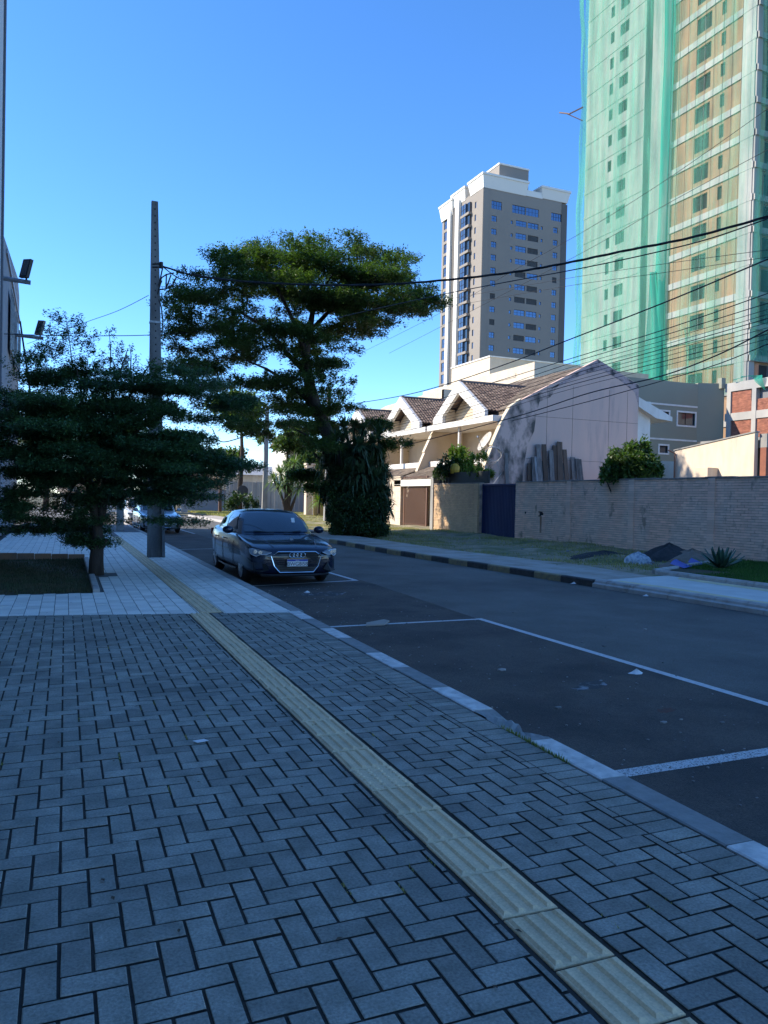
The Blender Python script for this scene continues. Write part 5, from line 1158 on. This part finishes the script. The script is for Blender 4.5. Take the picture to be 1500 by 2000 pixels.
ym.build('leaves', M['yucca'], t); st.build('stem', M['bark'], t, smooth=True)
t = thing('ivy_mound', 'leafy ivy mound around the yucca foot, bright on its left side', 'ivy', (13.0, 32.2, 0))
leaves('foliage', M['leafI'], t, [pad(700,1010,33,52,26,3),pad(700,985,33,58,24,3),pad(690,960,33.3,50,26,2.5),pad(715,1030,32.6,42,14,2),pad(680,1035,33,34,10,1.5),pad(700,930,33.6,50,28,2),pad(700,890,33.8,44,28,2),pad(655,1000,33,16,30,1),pad(672,1020,32.8,22,18,1),pad(640,960,33.2,14,22,.6)], 90000, .10, .7, 1.2, 12, fan=1.)
# bushes and smaller plants
def bush(name, label, cat, pads, n, ls, m, trunk=None, seed=1, asp=.5, flat=.9, fan=.8):
    c = pads[0][0]; t = thing(name, label, cat, (c[0], c[1], trunk[2] if trunk else 0)); mb = MB(); base = Vector((c[0], c[1], trunk[2] if trunk else 0)); r = trunk[0] if trunk else .03
    for k in range(5): e = Vector(pads[k % len(pads)][0])+Vector((rr.uniform(-.2,.2),rr.uniform(-.2,.2),0)); limb(mb, [base+Vector((rr.uniform(-.05,.05),0,0)), base.lerp(e,.5), e], r, r*.3)
    mb.build('stem', M['bark'], t); leaves('foliage', m, t, pads, n, ls, asp, flat, seed, fan); return t
bush('shrub', 'dark green bushy shrub rising behind the long brick wall', 'shrub', [pad(1235,905,26.8,48,18,2,.7),pad(1235,925,27,55,8,1,.7),pad(1215,895,27,25,10,.8,.7),pad(1245,880,27,22,10,.8,.7),pad(1195,925,26.6,22,6,.6,.7),pad(1270,918,27,22,9,.8,.7)], 11000, .16, M['leafB'], (.05,0,.3), 21)
bush('shrub', 'bright leafy shrub on the balcony planter before the nearest house', 'shrub', [pad(895,885,39,16,9,1.4),pad(905,905,38.6,18,16,2),pad(898,925,38.6,22,9,1)], 3600, .16, M['leafY'], (.04,0,2.0), 22)
bush('shrub', 'dry yellow green shrub against the mouldy swept wall edge', 'shrub', [pad(935,892,36.5,16,12,1),pad(925,915,36.4,20,10,1),pad(948,925,36,16,8,1)], 2400, .12, M['leafY'], (.04,0,2.0), 23)
bush('shrub', 'small dark spiky shrub left of the orange pot on the planter', 'shrub', [pad(872,905,38.4,16,14,1),pad(862,922,38.4,16,8,1)], 1800, .15, M['leafI'], (.03,0,2.2), 24)
tag(MB().tube([dep(888,925,38.2),dep(888,918,38.2),dep(890,910,38.2),dep(892,906,38.2)], [.20,.26,.24,.1], 12).build('orange_bag', M['yplast'], origin=dep(888,925,38.2)), 'orange yellow bag among the plants above the ochre wall', 'bag')
bush('shrub', 'leafless looking small shrub before the whitish sheet fence', 'shrub', [pad(473,975,69,20,9,1),pad(450,985,69,12,8,.6),pad(490,985,69,14,8,.6)], 1500, .28, M['leafI'], (.05,0,-.1), 25)
# dracaena by the far fence
t = thing('dracaena', 'pale green dracaena tree with forked trunk before the far fence', 'tree', (20.3, 67, 0)); ym = MB(); st = MB()
for px, py in ((548,925),(560,915),(575,925),(535,938),(590,940),(560,945),(575,905),(545,950),(583,955),(563,930)):
    c = dep(px,py,70); rosette(ym, c, 60, 1.5, .05, 1.2, rr); b0 = dep(562+rr.uniform(-6,6),1003,70); limb(st, [b0, b0.lerp(c,.55), c], .13, .08)
ym.build('leaves', mat('dracaena_leaf', (.10,.17,.07), .5, (.16,.22,.09), 1, island=.3, transl=.25), t); st.build('trunk', M['bark'], t, smooth=True)
t = thing('small_palm', 'little palm with arching leaves beside the far yellow wall', 'palm', tuple(dep(622,1000,58))); ym = MB(); rosette(ym, dep(622,978,58), 70, 1.1, .05, 1.2, rr); ym.build('leaves', M['leafY'], t); MB().tube([dep(622,1003,58),dep(622,978,58)], .12, 7).build('trunk', M['bark'], t)
# background trees: own trunk and crown each
def far_tree(label, px, py, D, hw, hh, m, n=9000, ls=.32, seed=1, base_y=None):
    c = dep(px,py,D); t = thing('background_tree', label, 'tree', (c.x, c.y, 0), 'trees beyond the end of the street')
    mb = MB(); limb(mb, [(c.x,c.y,-.2),(c.x+.2,c.y,c.z*.6),tuple(c)], .28, .1); mb.build('trunk', M['bark'], t, smooth=True); rs_ = random.Random(seed); pads = []
    for k in range(12): a = rs_.uniform(0,6.28); r = rs_.uniform(.1,.75); pads.append(pad(px+math.cos(a)*hw*r, py+math.sin(a)*hh*r, D+rs_.uniform(-2,2), hw*.42, hh*.24, 1, .8))
    leaves('foliage', m, t, pads, n, ls, .55, .9, seed, .8)
far_tree('rounded bright tree glimpsed between the two big crowns', 470, 800, 74, 65, 50, M['leafY'], 9000, .34, 31)
far_tree('mid green tree right of the far pole under the big crown', 560, 860, 82, 55, 42, M['leafB'], 8000, .36, 32)
far_tree('dark tree at far left behind the young street tree', 90, 850, 62, 90, 75, M['leafI'], 12000, .3, 33)
far_tree('sunlit tree behind the young tree, above the parked cars', 200, 880, 78, 90, 75, M['leafY'], 10000, .34, 34)
far_tree('leafy tree left of the far pole, low crown over the wall', 340, 880, 80, 70, 60, M['leafB'], 10000, .34, 35)
far_tree('tree with dark trunk beside the silver hatchback roof', 320, 930, 66, 46, 36, M['leafI'], 7000, .28, 36)
far_tree('low green tree above the whitish sheet fence', 440, 900, 88, 60, 28, M['leafB'], 7000, .36, 37)
far_tree('green tree behind the yellow and orange fence', 620, 900, 80, 60, 40, M['leafB'], 8000, .34, 38)
# agave on the lawn
t = thing('agave', 'blue green agave rosette growing on the corner of the lawn', 'agave', (14.79, 13.66, .03))
for k in range(26):
    a = k*2.4; el = .25+1.05*(k/26); L_ = .62-.12*(k/26); d = Vector((math.cos(a)*math.cos(el), math.sin(a)*math.cos(el), math.sin(el))); s = Vector((-math.sin(a), math.cos(a), 0)); nn = s.cross(d)
    c = Vector((14.79,13.66,.05)); vs = []
    for f, w_ in ((0,.045),(.35,.062),(.75,.045),(1,.004)): p = c+d*L_*f+Vector((0,0,.05*f*f)); vs += [p-s*w_, p-nn*.022, p+s*w_]
    MB().add(vs, [(i*3+j,i*3+j+1,(i+1)*3+j+1,(i+1)*3+j) for i in range(3) for j in range(2)]).build('leaf', M['agave'], t, smooth=True)
# ---------------------------------------------------------------- far fences, walls, sign
def sheet_fence(name, label, x0, x1, y, z1, n, m, z0=-.1):
    t = thing(name, label, 'fence', (x0, y, 0))
    w_ = (x1-x0)/n; me = MB().box(.01,w_-.01,0,.05,z0,z1).box(.02,.05,-.03,0,z0,z1-.02).mesh('fence_panel', m)
    for k in range(n): o = bpy.data.objects.new('fence_panel', me); link(o, t); o.location = (k*w_, rng.uniform(-.02,.02), rng.uniform(-.03,.03))
    for k in range(0,n+1,4): MB().box(x0+k*w_-.05,x0+k*w_+.05,y+.06,y+.14,z0,z1+.05).build('post', M['conc'], t)
a = onz(438,1003).x
sheet_fence('sheet_fence', 'whitish sheet fence behind the round sign and far pole', 15.6, 21.6, 74.5, dep(480,942,78).z, 16, M['corr'])
sheet_fence('sheet_fence', 'blue grey sheet fence right of the far pole beside the dracaena', 21.65, 25.4, 74.6, dep(530,945,78).z-.3, 8, M['bluew'])
t = thing('garden_wall', 'low blue grey wall left of the whitish sheet fence', 'wall', (11.5, 75, 0)); MB().box(11.4,15.5,74.6,74.8,-.1,dep(400,958,78).z).build('wall', M['bluew'], t); MB().box(11.3,15.58,74.55,74.85,dep(400,958,78).z+.003,dep(400,958,78).z+.12).build('coping', M['conc'], t)
sheet_fence('timber_fence', 'orange brown timber fence between dracaena and cream pillar', 24.6, 28.0, 68, 3.4, 14, M['orwood'])
t = thing('gate_pillar', 'tall cream pillar right of the orange timber fence', 'pillar', (27, 62, 0)); p = ony(604,1000,62); MB().box(p.x-.35,p.x+.35,61.8,62.4,-.1,4.3).box(p.x-.42,p.x+.42,61.75,62.45,4.3,4.45).build('shaft', M['creamw'], t)
yw = mat('ochre_timber', (.34,.27,.12), .8, (.25,.2,.1), 1, stretch=(1,1,.3), objr=.15); p1, p2 = ony(612,1000,60).x, ony(690,1000,60).x
sheet_fence('timber_fence', 'ochre vertical timber fence right of the cream pillar', p1, p2, 60, 3.9, 16, yw)
def far_house(label, pxa, pxb, pyt, D, wall, roofc, rh=1.5, nw=3):
    a = dep(pxa,pyt,D); b = dep(pxb,pyt,D); t = thing('house', label, 'house', (a.x, a.y, 0)); x0, x1, y = a.x, b.x+.001, a.y; H_ = a.z
    MB().box(x0,x1,y,y+7,-.2,H_).build('wall', wall, t)
    MB().poly([(x0-.4,y-.5,H_-.05),(x0-.4,y+7.5,H_-.05),(x0-.4,y+3.5,H_+rh)], (x1-x0+.8,0,0)).build('roof', roofc, t)
    F = Face((x0,y,0),(1,0,0),(0,-1,0))
    for k in range(nw):
        u = (x1-x0)*(k+.5)/nw-.6
        for z in ([1.1,3.9] if H_ > 5 else [1.1]): window(t, F, u, u+1.2, z, z+1.1, 2, 1, 'white', 'glass', -.04, .06)
far_house('pale low house with dark roof above the whitish sheet fence', 430, 560, 925, 92, M['white'], M['bluew'], 1.2)
far_house('tall white house glimpsed behind the leaning trunk', 566, 640, 868, 84, M['white'], M['tileo'], 1.2)
far_house('low house seen above the blue grey garden wall', 345, 430, 940, 90, M['creamw'], M['tileo'], 1.4)
far_house('pale building beyond the end of the left pavement', 120, 262, 960, 84, M['white'], M['tileo'], 1.5)
t = thing('round_sign', 'round dark traffic sign seen from behind on a thin post', 'road sign', tuple(dep(474,1003,71)))
c = dep(474,959,71); MB().tube([c, c+Vector((0,-.04,0))], .52, 24).build('disc', M['shut'], t, smooth=False); MB().tube([dep(474,1003,71.3), dep(474,945,71.3)], .05, 6).build('post', M['steel'], t)
t = thing('slat_fence', 'pale horizontal slat fence behind the post beyond the left pavement', 'fence', (3.2, 62, 0)); f0 = ony(205,1000,62); f1 = ony(258,1000,62)
for k in range(6): MB().box(f0.x,f1.x,61.97,62,.15+k*.32,.35+k*.32).build('slat', M['white'], t)
for x in (f0.x,(f0.x+f1.x)/2,f1.x): MB().box(x-.06,x+.06,62.003,62.1,-.1,2.1).build('post', M['conc'], t)
# ---------------------------------------------------------------- heaps, litter, loose things
def heap(name, label, cat, c, rx, ry, h, m, seed, pw_=1.5):
    def f(a, b):
        g = a*2*math.pi; r = b; k = 1+.12*math.sin(3*g+seed)+.08*math.sin(7*g+seed*2); x = c[0]+rx*r*k*math.cos(g); y = c[1]+ry*r*k*math.sin(g)
        return (x, y, c[2]-.05+h*max(0,1-r)**(1/pw_)*(1+.08*math.sin(5*g+4*r))+.012*math.sin(23*g+9*r))
    return tag(MB().grid(f, 36, 12).build(name, m, smooth=True, origin=c), label, cat)
g0 = lambda px, py: onz(px, py, 0.02)
p = g0(1312,1092); heap('sand_heap', 'black sand heap against the brick wall behind the white bag', 'heap', (p.x-.1,p.y,.0), .95,.75,.50, M['sandb'], 1)
p = g0(1352,1097); heap('sand_heap', 'tan sand heap right of the black one, nearest the agave', 'heap', (p.x+.3,p.y+.3,.0), 1.0,.8,.38, M['sandt'], 2)
p = g0(1325,1104); heap('sand_heap', 'small brown earth mound in front of the black sand heap', 'heap', (p.x,p.y,-.02), .7,.45,.22, M['sandt'], 3)
p = g0(1180,1084); heap('sand_heap', 'low spread of dark sand left of the white bag', 'heap', (p.x,p.y,-.03), 1.3,.7,.22, M['sandb'], 4)
p = g0(1246,1096); heap('rubbish_bag', 'crumpled white plastic rubbish bag beside the black sand heap', 'bag', (p.x,p.y,.0), .40,.30,.30, M['plast'], 5, 3)
p = g0(1272,1090); tag(MB().poly([(p.x-.2,p.y-.1,.1),(p.x+.35,p.y,.22),(p.x+.3,p.y+.15,.22),(p.x-.2,p.y+.1,.12)], (0,0,.03)).build('carton', M['plast'], origin=(p.x,p.y,.1)), 'flattened white carton behind the rubbish bag', 'carton')
a, b = onz(1345,1110,.06), onz(1385,1102,.06); mt_ = MB(); mt_.grid(lambda u,v: (a.x+(b.x-a.x)*u, a.y+(b.y-a.y)*u+.45*v+.15, .05+.09*math.sin(u*7)*v+.07*v), 10, 5); tag(mt_.build('tarpaulin', M['tarp'], smooth=True, origin=a), 'bright blue tarpaulin scrap at the lawn kerb near the agave', 'tarpaulin')
p = onz(392,1448,.004); A_ = Matrix.Rotation(R_(25),3,'Z'); tag(MB().obox((p.x,p.y,.008),(.085,.05,.002),A_ @ Matrix.Rotation(R_(4),3,'Y')).build('paper_scrap', M['paper'], origin=p), 'small white paper on the dark pavers left of the tactile strip', 'paper')
p = onz(735,1219,-.12); tag(MB().poly([(p.x-.19,p.y-.10,-.125),(p.x+.06,p.y-.13,-.12),(p.x+.20,p.y+.02,-.10),(p.x+.17,p.y+.14,-.10),(p.x-.12,p.y+.06,-.12)], (0,0,.018)).build('cardboard_piece', M['card'], origin=p), 'flat pale cardboard piece lying on the thin white line', 'cardboard')
for px, py, r, lb in ((1243,1315,.05,'white crushed wrapper on the asphalt beside the long white line'),(600,1157,.035,'white wrapper near the kerb in front of the blue car'),(1121,1140,.045,'white lump beside the black and yellow kerb'),(1262,1164,.04,'small dark white bottle cap at the far kerb')):
    p = onz(px,py,-.128 if py != 1140 else -.12); mm = MB(); mm.grid(lambda a,b: (p.x+r*1.6*b*math.cos(a*6.283)*(1+.3*math.sin(a*19)), p.y+r*b*math.sin(a*6.283), p.z+r*.7*(1-b)*(1+.4*math.sin(a*25))), 12, 4); tag(mm.build('wrapper', M['paper'], origin=p), lb, 'litter')
pm = MB(); bm_ = bmesh.new(); bmesh.ops.create_icosphere(bm_, subdivisions=1, radius=1)
pv = [v.co.copy() for v in bm_.verts]; pf = [tuple(v.index for v in f.verts) for f in bm_.faces]; bm_.free()
peb = MB()
for _ in range(420):
    if rng.random() < .7: x, y, z = rng.uniform(3.05,3.7)+rng.random()**2*2.2, rng.uniform(2.5,14), -.128
    else: x, y, z = rng.uniform(3.2,9.5), rng.uniform(2.5,22), -.128
    r = rng.uniform(.003,.012); s = (rng.uniform(.8,1.6),rng.uniform(.7,1.2),.6); peb.add([(x+v.x*r*s[0],y+v.y*r*s[1],z+r*.3+v.z*r*s[2]) for v in pv], pf)
stuff(tag(peb.build('gravel', M['stone']), 'loose grit scattered on the asphalt by the near kerb', 'gravel'))
for px, py, r in ((1296,1412,.02),(1180,1262,.018),(1260,1230,.02),(1410,1412,.016),(1090,1383,.02),(980,1310,.03),(1330,1406,.012)):
    p = onz(px,py,-.128); tag(MB().add([(p.x+v.x*r*1.8,p.y+v.y*r,p.z+r*.3+v.z*r*.6) for v in pv], pf).build('pebble', M['stone'], origin=p), 'small loose stone lying on the dark asphalt', 'stone', 'loose stones on the asphalt')
for px, py, r in ((1040,1070,.05),(1068,1075,.04),(1020,1074,.04),(1110,1078,.06),(1275,1101,.05),(1235,1115,.03)):
    p = onz(px,py,0); tag(MB().add([(p.x+v.x*r*1.6,p.y+v.y*r,.03+v.z*r*.6) for v in pv], pf).build('rubble', M['conc'], origin=p), 'pale rubble piece lying on the rough verge', 'rubble', 'rubble pieces on the verge')
lf = MB()
for _ in range(160):
    x, y = rng.uniform(-.4,2.7), rng.uniform(2,20); a = rng.uniform(0,6.28); r = rng.uniform(.008,.02); z = .006; lf.add([(x-r*math.cos(a),y-r*math.sin(a),z),(x+r*.5*math.sin(a),y-r*.5*math.cos(a),z+.004),(x+r*math.cos(a),y+r*math.sin(a),z+.002),(x-r*.5*math.sin(a),y+r*.5*math.cos(a),z+.003)], [(0,1,2,3)])
stuff(tag(lf.build('fallen_leaves', mat('dead_leaf', (.10,.07,.045), .9)), 'tiny dry leaves scattered over the near pavement', 'leaves'))
wd_ = [(rng.uniform(2.775,2.80)*math.cos(KA)+y*math.sin(KA), y, -.002) for y in (rng.uniform(3.7,4.5) for _ in range(220))]
blades('kerb_weeds', M['grass'], wd_, .03, .004)

cl = []
for _ in range(60):
    cx, cy = rng.uniform(-.5,2.5), rng.uniform(2.2,9.5); cx = round(cx/W)*W
    for _ in range(rng.randint(3,14)): cl.append((*loc2w(cx+rng.gauss(0,.003), cy+rng.gauss(0,.03)), -.006))
blades('joint_weeds', M['grass'], cl, .016, .003)
